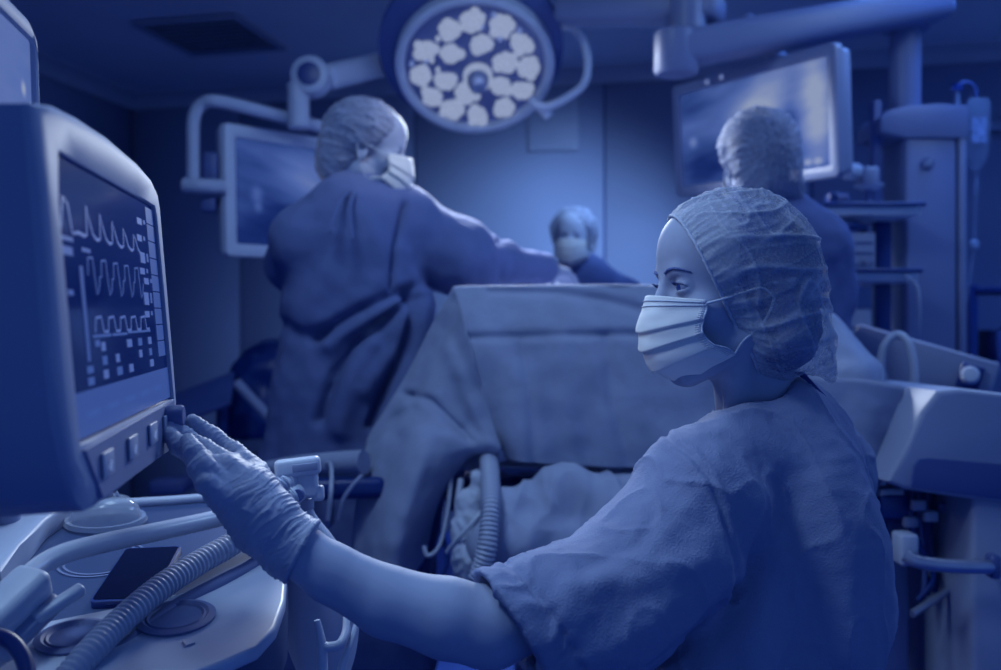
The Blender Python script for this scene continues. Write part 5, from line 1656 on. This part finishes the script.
for k in range(9):
    block('menu_key', 0.885, 0.985, 0.24 + 0.083 * k, 0.317 + 0.083 * k, M_PANEL)
block('soft_key_bar', 0.01, 0.995, 0.012, 0.175, M_PANEL)
for k in range(5):
    block('soft_key_text', 0.10 + 0.17 * k, 0.20 + 0.17 * k, 0.075, 0.10, M_TRACE2, -0.0021)
# control strip with buttons and rotary knob
pan = outline([(83, 450), (173, 400), (175, 446), (101, 499)], lift=0.002)
bm = bmesh.new()
lo_ = [bm.verts.new(MF @ Vector((x, y, 0.0))) for x, y in pan[::-1]]
c2 = np.mean(np.array(pan), 0)
up_ = [bm.verts.new(MF @ Vector((c2[0] + (x - c2[0]) * 0.985, c2[1] + (y - c2[1]) * 0.97, 0.0035))) for x, y in pan[::-1]]
bm.faces.new(up_)
for k in range(4): bm.faces.new([lo_[k], lo_[(k + 1) % 4], up_[(k + 1) % 4], up_[k]])
strip = from_bm('control_strip', bm, mat('control_strip', 0.24, 0.45, 0.35, 0.03), pm, True, 30)
M_BTN = mat('button_plastic', 0.42, 0.4, 0.4, 0.03)
M_ICON = emat('button_icon', (0.10, 0.16, 0.38), 1.0)
for (px, py) in ((109, 463), (134, 447), (154, 433), (168, 424)):
    x, y = onface(px, py, 0.006)
    MB_ = MF @ Matrix.Translation((x, y, 0.0045))
    bt = rbox('button', MB_ @ Matrix.Translation((0, 0, 0.0008)), (0.034, 0.020, 0.0024), M_BTN, pm, 0.0008)
    rbox('icon', MB_ @ Matrix.Translation((0.003, -0.002, 0.0024)) @ Matrix.Rotation(0.6, 4, 'Z'), (0.009, 0.0025, 0.0008), M_ICON, bt, 0)
    rbox('icon', MB_ @ Matrix.Translation((0.003, -0.004, 0.0024)), (0.0025, 0.005, 0.0008), M_ICON, bt, 0)
kx, ky = onface(173, 417, 0.01)
MK = MF @ Matrix.Translation((kx, ky, 0.003))
lathe('rotary_knob', [(0.0, 0.0), (0.0120, 0.0), (0.0130, 0.004), (0.0125, 0.016), (0.0110, 0.0185), (0, 0.0185)], MK, mat('rotary_knob', 0.10, 0.5, 0.35, 0.05), pm, 28)
# hood seam and bracket to the machine (left of the frame)
tube('support_arm', [MF @ Vector((0.12, -0.20, -0.09)), MF @ Vector((0.12, -0.30, -0.16)), Vector((-0.60, 0.86, 0.86))], 0.028, M_LIGHTP, pm, 14, 5)

# upper display standing behind
U0 = Vector((-0.471, 1.0, 0))
dirn = Vector((-0.168, 0.986, 0))
um = thing('secondary_display', 'second display with bright blue screen above the patient monitor', 'monitor', Vector((-0.44, 0.85, 1.3)))
zt_ = CAM_Z + (335 - 37) / FPX * 1.0 + 0.004
MU = frame(U0 - dirn * 0.17 + Vector((0, 0, zt_ - 0.11)), dirn, Vector((-0.03, 0, 1)))
ring_prism('bezel', rrect(0.34, 0.23, 0.035, 6), rrect(0.318, 0.196, 0.006, 6), MU, 0.03, M_BEIGE, um, 0.005)
rbox('housing', MU @ Matrix.Translation((0, 0, -0.04)), (0.32, 0.21, 0.03), M_SIDE, um, 0.008)
so = screen_quad('screen', MU, 0.32, 0.20, -0.006, screen_mat('upper_display_picture', DUO, (1.5, 4.0, 0.3, 0.52), [(0.95, 0.3, 0.5, 0.5, 0.08), (0.92, 0.72, 0.04, 0.06, 0.4)], 2.0, 0.2), um)
tube('stand_post', [MU @ Vector((-0.02, -0.10, -0.05)), MU @ Vector((-0.02, -0.2, -0.08)), Vector((-0.66, 0.86, 0.88))], 0.022, M_LIGHTP, um, 12, 4)

# ------------------------------------------------------------------ anaesthesia machine: worktop
TH = math.radians(10)
TO = Vector((-0.43, 1.15, CAM_Z - (577 - 335) / FPX * 1.15))
MTR = frame(TO, (1, 0, 0), (0, math.cos(TH), math.sin(TH)))
TN = MTR.to_3x3() @ Vector((0, 0, 1))
def ontray(px, py, lift=0.0):
    o = Vector((0, 0, CAM_Z)); d = P(px, py, 1.0) - o
    p0 = TO + TN * lift
    t = (p0 - o).dot(TN) / d.dot(TN)
    return o + d * t
def tl2(px, py, lift=0.0):
    q = MTR.inverted() @ ontray(px, py, lift); return (q.x, q.y)
am = thing('anaesthesia_machine', 'white anaesthesia machine with worktop, rail and cup holders in left foreground', 'machine', Vector((-0.5, 1.1, 0)))
M_TOP = mat('worktop_white', 0.64, 0.4, 0.4, 0.03, 6)
M_TRAY = mat('worktop_tray', 0.06, 0.5, 0.25, 0.05, 6, rgb=(0.04, 0.068, 0.175, 1))
body_px = [(-90, 497), (40, 503), (150, 500), (232, 496), (262, 505), (280, 535), (287, 572), (285, 600), (276, 626), (258, 646), (222, 662), (120, 700), (-90, 760)]
def spl(pix, n=5, lift=0.0):
    c = crom([tl2(a, b, lift) + (0,) for a, b in pix] + [tl2(*pix[0], lift) + (0,)], n)[:-1]
    return [(float(p[0]), float(p[1])) for p in c]
bo = [tl2(a, b) for a, b in body_px]
prism('worktop', bo, MTR @ Matrix.Translation((0, 0, 0)), 0.075, M_TRAY, am, 0.006, 3)
lip_px = [(-90, 652), (13, 627), (115, 607), (190, 590), (240, 572), (262, 562), (287, 573), (285, 600), (276, 626), (258, 646), (222, 662), (120, 700), (-90, 760)]
prism('front_lip', [tl2(a, b, 0.014) for a, b in lip_px], MTR @ Matrix.Translation((0, 0, 0.014)), 0.016, M_TOP, am, 0.005, 3)
# pale rim along the far edge, and the low inner step
tube('back_rim', [ontray(-60, 512, 0.004), ontray(30, 509, 0.004), ontray(100, 505, 0.004), ontray(170, 501, 0.004), ontray(236, 497, 0.004), ontray(262, 507, 0.004), ontray(279, 536, 0.004), ontray(283, 560, 0.004)], 0.0075, M_TOP, am, 10, 6)
lw = [tl2(a, b, 0.03) for a, b in [(-90, 560), (-90, 497), (70, 500), (45, 517), (20, 545), (0, 566)]]
prism('side_console', lw, MTR @ Matrix.Translation((0, 0, 0.03)), 0.035, M_TOP, am, 0.008, 3)
lathe('pressure_valve', [(0, 0), (0.020, 0), (0.020, 0.018), (0.014, 0.022), (0.014, 0.034), (0.019, 0.036), (0.019, 0.05), (0, 0.052)], MTR @ Matrix.Translation(tl2(4, 520, 0.03) + (0.03,)), M_GREYP, am, 20)
# printed rings on the tray
for (px, py, r) in ((103, 560, 0.050), (103, 560, 0.043)):
    q = tl2(px, py)
    lathe('tray_ring', [(r, 0.0), (r, 0.0012), (r + 0.003, 0.0012), (r + 0.003, 0.0)], MTR @ Matrix.Translation(q + (0,)), mat('tray_print', 0.26, 0.5, 0.3, 0.02), am, 40, cap=False)
# two round wells in the front lip
M_WELL = mat('well_glass', 0.18, 0.12, 0.5, 0.05)
for (px, py) in ((74, 638), (176, 619)):
    q = tl2(px, py, 0.014)
    r = 0.0395 * (1.0 if px > 100 else 0.92)
    Mq = MTR @ Matrix.Translation(q + (0.0142,))
    w_ = lathe('round_well', [(r, 0.0), (r + 0.001, 0.003), (r - 0.006, 0.005), (r - 0.009, 0.003), (r - 0.011, 0.0045), (r - 0.014, 0.002)], Mq, M_RUBBER, am, 48, cap=False)
    lathe('well_glass', [(r - 0.013, 0.0025), (r * 0.45, 0.0012), (0.0, 0.0008)], Mq, M_WELL, w_, 40)
# chevron mark beside the right well
cv = [ontray(183, 641, 0.0148), ontray(186, 646, 0.0148), ontray(195, 643, 0.0148)]
tube('chevron_mark', cv, 0.0008, M_GREYP, am, 5, 1)
# rail with its clamp
rail = [P(6, 603, 0.93), P(24, 580, 0.95), P(42, 565, 0.98), P(66, 553, 1.01), P(104, 543, 1.05), P(160, 531, 1.11), P(215, 519, 1.18), P(262, 506, 1.24), P(276, 500, 1.26)]
tube('rail', rail, 0.0108, mat('rail_white', 0.66, 0.25, 0.5, 0.02), am, 16, 8)
tube('rail_foot', [P(276, 500, 1.26), P(279, 515, 1.26), ontray(278, 540, 0.0)], 0.0108, M_TOP, am, 12, 5)
cd = (P(42, 572, 0.96) - P(-30, 640, 0.88)).normalized()
clm = frame(P(8, 606, 0.925), cd, None, Vector((0.1, -0.5, 1)))
rbox('rail_clamp', clm, (0.085, 0.040, 0.034), M_TOP, am, 0.010, 3)
rbox('clamp_lever', clm @ Matrix.Translation((0.030, -0.030, -0.014)) @ Matrix.Rotation(-0.3, 4, 'Z'), (0.055, 0.012, 0.012), M_TOP, am, 0.003)
rbox('clamp_jaw', clm @ Matrix.Translation((0.0, -0.014, -0.02)), (0.08, 0.03, 0.022), M_GREYP, am, 0.008)
lathe('post_knob', [(0, 0), (0.019, 0), (0.021, 0.006), (0.018, 0.020), (0.012, 0.024), (0, 0.024)], MTR @ Matrix.Translation(tl2(2, 650, 0.014) + (0.0145,)), M_LIGHTP, am, 24)
# carcass below the worktop, rounded front corner
rbox('cabinet', at(Vector((-0.66, 1.19, 0.42))), (0.62, 0.40, 0.70), M_LIGHTP, am, 0.04, 3)
rbox('drawer', at(Vector((-0.62, 0.985, 0.62))), (0.50, 0.02, 0.18), M_TOP, am, 0.008)
rbox('drawer', at(Vector((-0.62, 0.985, 0.40))), (0.50, 0.02, 0.20), M_TOP, am, 0.008)
rbox('equipment_column', at(Vector((-0.78, 1.12, 0.95))), (0.26, 0.44, 0.5), M_LIGHTP, am, 0.03)
for (dx, dy) in ((-0.26, -0.15), (0.24, -0.15), (-0.26, 0.16), (0.24, 0.16)):
    lathe('castor', [(0, -0.02), (0.05, -0.02), (0.05, 0.02), (0, 0.02)], frame(Vector((-0.66 + dx, 1.19 + dy, 0.052)), (0, 0, 1), None, (1, 0, 0)), M_BLACK, am, 20)
# small fittings under the front corner
rbox('label_plate', frame(ontray(213, 668, -0.03) + Vector((0.0, -0.012, 0.0)), (1, 0.1, 0), (0, 0, 1)), (0.024, 0.03, 0.006), M_WHITE, am, 0.002)
for k, (px, py, Y) in enumerate(((246, 660, 1.16), (258, 655, 1.18), (268, 660, 1.2))):
    tube('drain_tube', [P(px + 6, py - 30, Y), P(px + 2, py, Y), P(px + 5 * (k - 1), py + 60, Y)], 0.007, (M_LIGHTP, M_GREYP, M_LIGHTP)[k], am, 10, 5)

# ------------------------------------------------------------------ things on and around the machine
ph = thing('phone', 'black smartphone lying face up on the worktop tray', 'phone', TO)
pa_, pb_, pc_ = ontray(89, 606, 0.004), ontray(126, 551, 0.004), ontray(181, 547, 0.004)
ey_ = (pb_ - pa_); ex_ = (pc_ - pb_)
exd = ex_.normalized(); exd = (exd - ey_.normalized() * exd.dot(ey_.normalized())).normalized()
wph = 0.068; lph = ey_.length
MP = frame(pa_ + exd * wph / 2 + ey_ / 2, exd, ey_.normalized())
M_PHB = mat('phone_frame', 0.02, 0.3, 0.5, 0.1)
prism('body', rrect(wph, lph, 0.007, 5), MP @ Matrix.Translation((0, 0, 0.0045)), 0.009, M_PHB, ph, 0.0015)
M_PHS = mat('phone_glass', 0.0, 0.3, 0.1, 0.0, rgb=(0.001, 0.003, 0.03, 1))
prism('screen', rrect(wph - 0.004, lph - 0.010, 0.005, 5), MP @ Matrix.Translation((0, 0, 0.0052)), 0.001, M_PHS, ph)
rbox('side_button', MP @ Matrix.Translation((-wph / 2, 0.025, 0.0)), (0.0016, 0.022, 0.003), M_PHB, ph, 0.0004)
rbox('port', MP @ Matrix.Translation((-0.012, -lph / 2, 0.0)), (0.008, 0.0012, 0.002), M_BLACK, ph, 0.0003)

hose = [P(58, 690, 0.885), P(88, 655, 0.92), P(120, 622, 0.97), P(160, 588, 1.03), P(200, 562, 1.09), P(236, 541, 1.14), P(262, 516, 1.19), P(274, 494, 1.225), P(281, 484, 1.24)]
M_HOSE = mat('hose_plastic', 0.50, 0.35, 0.4, 0.04)
tag(corrugated('breathing_hose', hose, 0.0118, 0.0142, 0.0066, M_HOSE, None, 18), 'ribbed breathing hose curving over the worktop past the phone', 'hose')
tag(tube('smooth_hose', [P(95, 672, 0.93), P(130, 644, 0.975), P(175, 608, 1.045), P(220, 583, 1.10), P(252, 566, 1.15), P(276, 545, 1.2)], 0.0085, M_RUBBER, None, 12, 8), 'smooth grey tube lying under the ribbed breathing hose', 'hose')
tag(tube('dark_tube', [P(-20, 632, 0.86), P(8, 640, 0.87), P(24, 660, 0.865), P(30, 690, 0.85)], 0.0075, M_BLACK, None, 12, 8), 'thick dark tube bending down at the lower left corner', 'tube')

# clear anaesthesia face mask resting on the tray
fm = thing('oxygen_mask', 'clear plastic oxygen mask resting on the tray under the monitor', 'mask', ontray(105, 520))
Mf = MTR @ Matrix.Translation(tl2(106, 524) + (0.0,))
lathe('cushion', [(0.046, 0.0), (0.051, 0.004), (0.049, 0.010), (0.044, 0.010), (0.042, 0.003)], Mf, mat('clear_cushion', 0.6, 0.15, 0.5, 0.0, alpha=0.5), fm, 36, cap=False, sx=1.08, sy=0.85)
lathe('dome', [(0.044, 0.010), (0.041, 0.022), (0.031, 0.034), (0.016, 0.040), (0.012, 0.040), (0.012, 0.058), (0.009, 0.058)], Mf, mat('clear_dome', 0.75, 0.12, 0.5, 0.0, alpha=0.42), fm, 36, cap=False, sx=1.08, sy=0.85)
for k in range(3):
    lathe('hook_prong', [(0.002, 0), (0.003, 0.004), (0.0, 0.010)], Mf @ Matrix.Translation((0.018 * math.cos(2.1 * k), 0.016 * math.sin(2.1 * k), 0.038)), M_WHITE, fm, 8)

# breathing circuit elbow with its sensor, and the bag hanging from it
fs = thing('flow_sensor', 'white flow sensor block at the hose end behind the gloved hand', 'sensor', P(300, 485, 1.27))
MFs = frame(P(298, 467, 1.27), (1, 0.15, 0.10), None, (0, 0.1, 1))
rbox('sensor_cap', MFs, (0.058, 0.04, 0.024), M_WHITE, fs, 0.006, 3)
rbox('window', MFs @ Matrix.Translation((0.010, -0.0202, -0.001)), (0.032, 0.002, 0.010), M_GREYP, fs, 0.001)
rbox('manifold', frame(P(305, 485, 1.275), (1, 0.15, 0.05), None, (0, 0.1, 1)), (0.034, 0.034, 0.034), M_WHITE, fs, 0.005)
rbox('latch', frame(P(318, 493, 1.275), (1, 0.15, 0.05), None, (0, 0.1, 1)), (0.016, 0.026, 0.020), M_WHITE, fs, 0.004)
for k, (pa_, pb_) in enumerate(((P(294, 478, 1.27), P(278, 489, 1.245)), (P(300, 491, 1.262), P(280, 503, 1.24)))):
    tube('hose_port', [pa_, (pa_ + pb_) / 2, pb_], [0.0125, 0.0135, 0.0125], M_WHITE, fs, 18, 3)
    for j in range(3):
        c = pa_.lerp(pb_, 0.45 + 0.22 * j); d = (pb_ - pa_).normalized()
        lathe('port_ring', [(0.012, -0.002), (0.0148, -0.0015), (0.0148, 0.0015), (0.012, 0.002)], frame(c, d.orthogonal(), None, d), M_WHITE, fs, 20, cap=False)
lathe('screw', [(0, -0.006), (0.008, -0.006), (0.008, 0.006), (0, 0.006)], frame(P(298, 495, 1.25), (1, 0, 0), None, (0, -1, 0)), M_DARKP, fs, 16)
# the bag
rows_ = []
prof_ = [(303, 494, 8), (304, 508, 9), (305, 518, 13), (309, 540, 26), (314, 570, 36), (319, 605, 40), (322, 640, 36), (324, 670, 27), (325, 695, 14), (325, 705, 5)]
for (cx_, cy_, rp) in prof_:
    c = P(cx_, cy_, 1.30); r = rp / FPX * 1.30
    rows_.append([c + Vector((r * math.cos(a), -0.72 * r * math.sin(a) * (1 + 0.06 * math.sin(3 * a)), 0)) for a in np.linspace(0, 2 * math.pi, 28, endpoint=False)])
bg_ = thing('breathing_bag', 'soft breathing bag hanging below the flow sensor', 'bag', P(315, 600, 1.3))
rr_ = [crom([r[j] for r in rows_], 5) for j in range(28)]
grid_mesh('bag', np.array(rr_).transpose(1, 0, 2), mat('bag_rubber', 0.62, 0.45, 0.35, 0.05, 8), bg_, 0, True)
lathe('neck_collar', [(0.012, -0.008), (0.0145, -0.007), (0.0145, 0.007), (0.012, 0.008)], at(P(303, 503, 1.30)), M_GREYP, bg_, 20, cap=False)
# bag hook
hk = thing('hose_hook', 'white forked plastic hose hook below the forearm', 'hook', P(335, 660, 1.08))
yh = 1.08
tube('prong', [P(317, 620, yh), P(320, 634, yh), P(322, 652, yh), P(322, 700, yh)], [0.0035, 0.0045, 0.006, 0.007], M_WHITE, hk, 10, 5)
tube('prong', [P(346, 617, yh + 0.02), P(346, 632, yh + 0.01), P(340, 644, yh), P(330, 647, yh), P(323, 646, yh)], [0.0035, 0.005, 0.0055, 0.0055, 0.005], M_WHITE, hk, 10, 5)
tube('tip', [P(357, 622, yh + 0.02), P(352, 640, yh + 0.01), P(342, 668, yh), P(338, 700, yh)], [0.003, 0.004, 0.005, 0.006], M_WHITE, hk, 10, 5)
rbox('stem', at(P(330, 720, yh)), (0.035, 0.014, 0.09), M_WHITE, hk, 0.004)

# ------------------------------------------------------------------ arm board and dark stand behind, left
ab = thing('arm_board', 'dark padded arm board with pale roll beside the drape', 'arm board', P(330, 480, 2.1))
rbox('pad', frame(P(318, 488, 2.15), (1, 0.1, 0.02), None, (0, 0.1, 1)), (0.30, 0.16, 0.045), M_BLACK, ab, 0.015, 3)
tube('roll', [P(262, 470, 2.2), P(300, 466, 2.16), P(345, 463, 2.12), P(364, 462, 2.1)], [0.018, 0.024, 0.027, 0.026], M_BUN, ab, 16, 5)
rbox('bracket', at(P(322, 505, 2.2)), (0.05, 0.05, 0.10), M_STEEL, ab, 0.008)
tag(tube('drip_tube', [P(326, 463, 2.125), P(331, 466, 2.05), P(331, 490, 1.98), P(328, 520, 1.98)], 0.0045, M_LIGHTP, None, 8, 6), 'thin clear line hanging behind the flow sensor', 'tube')
tag(tube('drip_tube', [P(362, 475, 2.05), P(352, 486, 2.03), P(343, 500, 2.02), P(338, 520, 2.02)], 0.004, M_GREYP, None, 8, 6), 'thin grey line curving beside the drape edge', 'tube')

sd_ = thing('instrument_stand', 'dark wheeled stand with slanted panel in the far left shadow', 'stand', Vector((P(215, 0, 3.6).x, 3.6, 0)))
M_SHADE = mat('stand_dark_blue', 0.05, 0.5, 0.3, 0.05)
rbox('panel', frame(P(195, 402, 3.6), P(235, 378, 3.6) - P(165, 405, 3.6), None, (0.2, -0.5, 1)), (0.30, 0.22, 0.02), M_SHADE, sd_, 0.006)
tube('brace', [P(236, 382, 3.5), P(275, 424, 3.5)], 0.019, M_GREYP, sd_, 12, 1)
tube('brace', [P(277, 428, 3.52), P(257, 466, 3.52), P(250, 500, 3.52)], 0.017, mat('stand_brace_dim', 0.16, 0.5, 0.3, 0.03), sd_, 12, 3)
tube('post', [P(222, 400, 3.6), Vector((P(222, 0, 3.6).x, 3.6, 0.08))], 0.022, M_BLACK, sd_, 12, 1)
rbox('base', at(Vector((P(222, 0, 3.6).x, 3.52, 0.05))), (0.4, 0.22, 0.06), M_BLACK, sd_, 0.02)
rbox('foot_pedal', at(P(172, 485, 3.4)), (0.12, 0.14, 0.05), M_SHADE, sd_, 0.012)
ch_ = thing('dark_cart', 'black low cart with folded cover behind the left surgeon', 'cart', Vector((P(262, 0, 3.8).x, 3.8, 0)))
rbox('body', at(Vector((P(262, 0, 3.8).x, 3.8, 0.40))), (0.34, 0.30, 0.60), M_BLACK, ch_, 0.03)
for sx in (-1, 1):
    for sy in (-1, 1):
        lathe('castor', [(0, -0.015), (0.045, -0.015), (0.045, 0.015), (0, 0.015)], frame(Vector((P(262, 0, 3.8).x + 0.14 * sx, 3.8 + 0.12 * sy, 0.047)), (0, 0, 1), None, (1, 0, 0)), M_DARKP, ch_, 16)
ct_ = SDF(P(232, 385, 3.8) - Vector((0.1, 0.25, 0.2)), P(285, 340, 3.8) + Vector((0.15, 0.25, 0.1)), 0.012)
ct_.chain([P(250, 372, 3.8), P(272, 362, 3.78), P(290, 352, 3.78)], [0.055, 0.07, 0.06], 0.05)
ct_.cone(P(262, 380, 3.8), P(262, 420, 3.8), 0.12, 0.14, 0.05)
qmesh('cover', ct_.quads(lambda V, N: V + N * (0.015 * pnoise(V * 14))[:, None]), M_BLACK, ch_)
rbox('monitor_box', at(P(273, 346, 3.85)), (0.08, 0.06, 0.05), M_BLACK, ch_, 0.008)

# ------------------------------------------------------------------ right-hand side: draped table, cart, stands
pt_ = thing('draped_instrument_table', 'pale paper drape over a table end behind the seated woman', 'drape', P(850, 420, 2.1))
D1 = [[P(800, 305, 2.20), P(830, 312, 2.18), P(842, 322, 2.18), P(848, 330, 2.2)],
      [P(795, 350, 2.14), P(830, 352, 2.10), P(856, 350, 2.10), P(868, 352, 2.16)],
      [P(790, 385, 2.08), P(830, 385, 2.05), P(864, 378, 2.04), P(884, 376, 2.12)],
      [P(788, 450, 2.06), P(830, 450, 2.03), P(862, 450, 2.02), P(880, 450, 2.10)],
      [P(786, 520, 2.05), P(828, 520, 2.02), P(856, 520, 2.01), P(872, 520, 2.10)]]
grid_mesh('side_sheet', fold(patch(D1, 8, 8), 0.008, 10, 2.0), M_DRAPE, pt_, 0.003)
D2 = [[P(800, 376, 1.98), P(838, 378, 1.97), P(872, 380, 1.96), P(905, 386, 1.98)],
      [P(800, 420, 1.97), P(836, 420, 1.96), P(868, 425, 1.95), P(895, 428, 1.97)],
      [P(800, 470, 1.97), P(834, 475, 1.96), P(860, 480, 1.95), P(880, 484, 1.97)],
      [P(800, 540, 1.97), P(830, 540, 1.96), P(850, 540, 1.95), P(866, 540, 1.97)]]
grid_mesh('corner_sheet', fold(patch(D2, 8, 8), 0.008, 12, 5.0), M_DRAPE, pt_, 0.003)
rbox('table_top', at(P(842, 400, 2.2)), (0.16, 0.18, 0.03), M_STEEL, pt_, 0.006)
tube('table_leg', [P(842, 402, 2.2), Vector((P(842, 0, 2.2).x, 2.2, 0.02))], 0.02, M_STEEL, pt_, 12, 1)

hb = thing('slanted_panel', 'grey slanted equipment panel with round white dial at right', 'panel', P(925, 370, 2.5))
qa, qb, qc = P(848, 322, 2.62), P(990, 362, 2.46), P(846, 392, 2.60)
MHB = frame((qa + qb) / 2 + Vector((0, 0, -0.085)), qb - qa, Vector((0, 0.1, 1)))
rbox('board', MHB, ((qb - qa).length, 0.17, 0.03), M_GREYP, hb, 0.008)
rbox('dial_plate', frame(P(970, 377, 2.455), qb - qa, Vector((0, 0.1, 1))), (0.055, 0.065, 0.016), M_BLACK, hb, 0.004)
lathe('dial', [(0.022, 0), (0.022, 0.012), (0.018, 0.018), (0, 0.02)], frame(P(970, 376, 2.44), qb - qa, None, (0.1, -1, 0.1)), M_WHITE, hb, 24)
tube('post', [MHB @ Vector((0.05, -0.08, -0.02)), Vector(((MHB @ Vector((0.05, 0, 0))).x, (MHB @ Vector((0.05, 0, 0))).y, 0.02))], 0.02, M_STEEL, hb, 12, 1)
tag(tube('arched_tube', [P(884, 380, 2.4), P(881, 365, 2.4), P(885, 345, 2.4), P(897, 335, 2.4), P(908, 343, 2.38), P(914, 368, 2.36), P(914, 398, 2.35), P(913, 440, 2.35)], 0.0105, M_LIGHTP, None, 12, 8), 'pale flexible tube arching up in front of the slanted panel', 'tube')

wc = thing('white_cart', 'white equipment cart with dark front recess at the right edge', 'cart', Vector((P(960, 0, 1.9).x, 1.95, 0)))
yc = 1.85
bodyc = [(888, 482), (905, 448), (922, 412), (938, 391), (960, 388), (1060, 400), (1060, 512), (905, 490)]
o0 = P(888, 482, yc)
def c2(px, py): 
    q = P(px, py, yc); return (q.x - o0.x, q.z - o0.z)
prism('hood', [c2(a, b) for a, b in bodyc], frame(o0, (1, 0, 0), (0, 0, 1)), 0.34, M_WHITE if False else mat('cart_white', 0.37, 0.5, 0.35, 0.04), wc, 0.012, 3)
prism('recess', [c2(a, b) for a, b in [(910, 487), (913, 466), (918, 459), (928, 458), (1050, 468), (1050, 506)]], frame(o0 + Vector((0, -0.006, 0)), (1, 0, 0), (0, 0, 1)), 0.02, mat('cart_recess', 0.05, 0.5, 0.3, 0.04), wc, 0.003)
rbox('side_panel', at(Vector((P(1008, 0, yc).x, yc + 0.17, 0.47))), (0.125, 0.32, 0.84), mat('cart_panel', 0.34, 0.5, 0.35, 0.04), wc, 0.01)
rbox('back_panel', at(Vector((P(950, 0, yc + 0.33).x, yc + 0.33, 0.45))), (0.28, 0.02, 0.80), M_BLACK, wc, 0.004)
rbox('base_plate', at(Vector((P(960, 0, yc).x, yc + 0.15, 0.07))), (0.34, 0.38, 0.06), M_BLACK, wc, 0.01)
for dx in (-0.12, 0.14):
    for dy in (0.0, 0.3):
        lathe('castor', [(0, -0.015), (0.035, -0.015), (0.035, 0.015), (0, 0.015)], frame(Vector((P(960, 0, yc).x + dx, yc + dy, 0.037)), (0, 0, 1), None, (1, 0, 0)), M_DARKP, wc, 16)
tube('push_bar', [P(905, 555, yc - 0.04), P(918, 562, yc - 0.05), P(950, 566, yc - 0.05), P(985, 567, yc - 0.04), P(995, 567, yc - 0.01)], 0.013, M_STEEL, wc, 12, 5)
rbox('bar_block', at(P(905, 548, yc)), (0.035, 0.05, 0.06), M_LIGHTP, wc, 0.006)
rbox('bar_end', at(P(993, 566, yc - 0.03)), (0.02, 0.03, 0.045), M_DARKP, wc, 0.006)
cn = thing('suction_canister', 'grey suction canister with lid inside the white cart', 'canister', P(965, 600, 2.0))
lathe('jar', [(0.045, 0), (0.050, 0.01), (0.054, 0.20), (0.054, 0.21), (0, 0.21)], at(P(962, 606, 2.02)), M_GREYP, cn, 28)
lathe('lid', [(0.056, 0.21), (0.058, 0.225), (0.04, 0.24), (0.012, 0.245), (0.012, 0.26), (0, 0.26)], at(P(962, 606, 2.02)), M_LIGHTP, cn, 28)
rbox('mount', at(P(962, 612, 2.06)), (0.12, 0.16, 0.02), M_BLACK, cn, 0.004)
cb = thing('cable_bunch', 'black cable bundle hanging in the cart recess', 'cable', P(925, 560, 1.98))
for k in range(7):
    x0_ = 912 + 5 * k
    tube('cable', [P(x0_, 492, 1.98 + 0.01 * k), P(x0_ + 4 * math.sin(k), 530, 1.97 + 0.012 * k), P(928 + 6 * math.cos(k * 2.1), 575, 1.97 + 0.01 * k), P(918 + 5 * k, 600 - 3 * k, 1.98 + 0.01 * k)], 0.006, (M_BLACK, M_DARKP)[k % 2], cb, 8, 5)
for k, (px, py) in enumerate(((918, 505), (930, 516), (910, 522), (944, 507))):
    rbox('connector', at(P(px, py, 1.95 + 0.01 * k)), (0.028, 0.02, 0.022), (M_GREYP, M_LIGHTP, M_GREYP, M_DARKP)[k], cb, 0.004)
tag(tube('support_rod', [P(912, 614, 1.92), P(940, 596, 1.95), P(967, 576, 1.98)], 0.008, M_STEEL, None, 10, 3), 'thin steel rod slanting across the cart opening', 'rod')
rs_ = thing('rail_stand', 'dark upright stand beside the back of the seated woman', 'stand', Vector((P(893, 0, 2.05).x, 2.05, 0)))
rbox('upright', at(Vector((P(893, 0, 2.05).x, 2.05, 0.40))), (0.05, 0.05, 0.78), M_DARKP, rs_, 0.006)
rbox('foot', at(Vector((P(893, 0, 2.05).x, 2.05, 0.02))), (0.14, 0.30, 0.04), M_BLACK, rs_, 0.008)
rbox('box', at(P(890, 505, 2.0)), (0.06, 0.06, 0.05), M_BLACK, rs_, 0.006)
rbox('bracket', at(P(888, 492, 2.0)), (0.05, 0.05, 0.02), M_LIGHTP, rs_, 0.004)
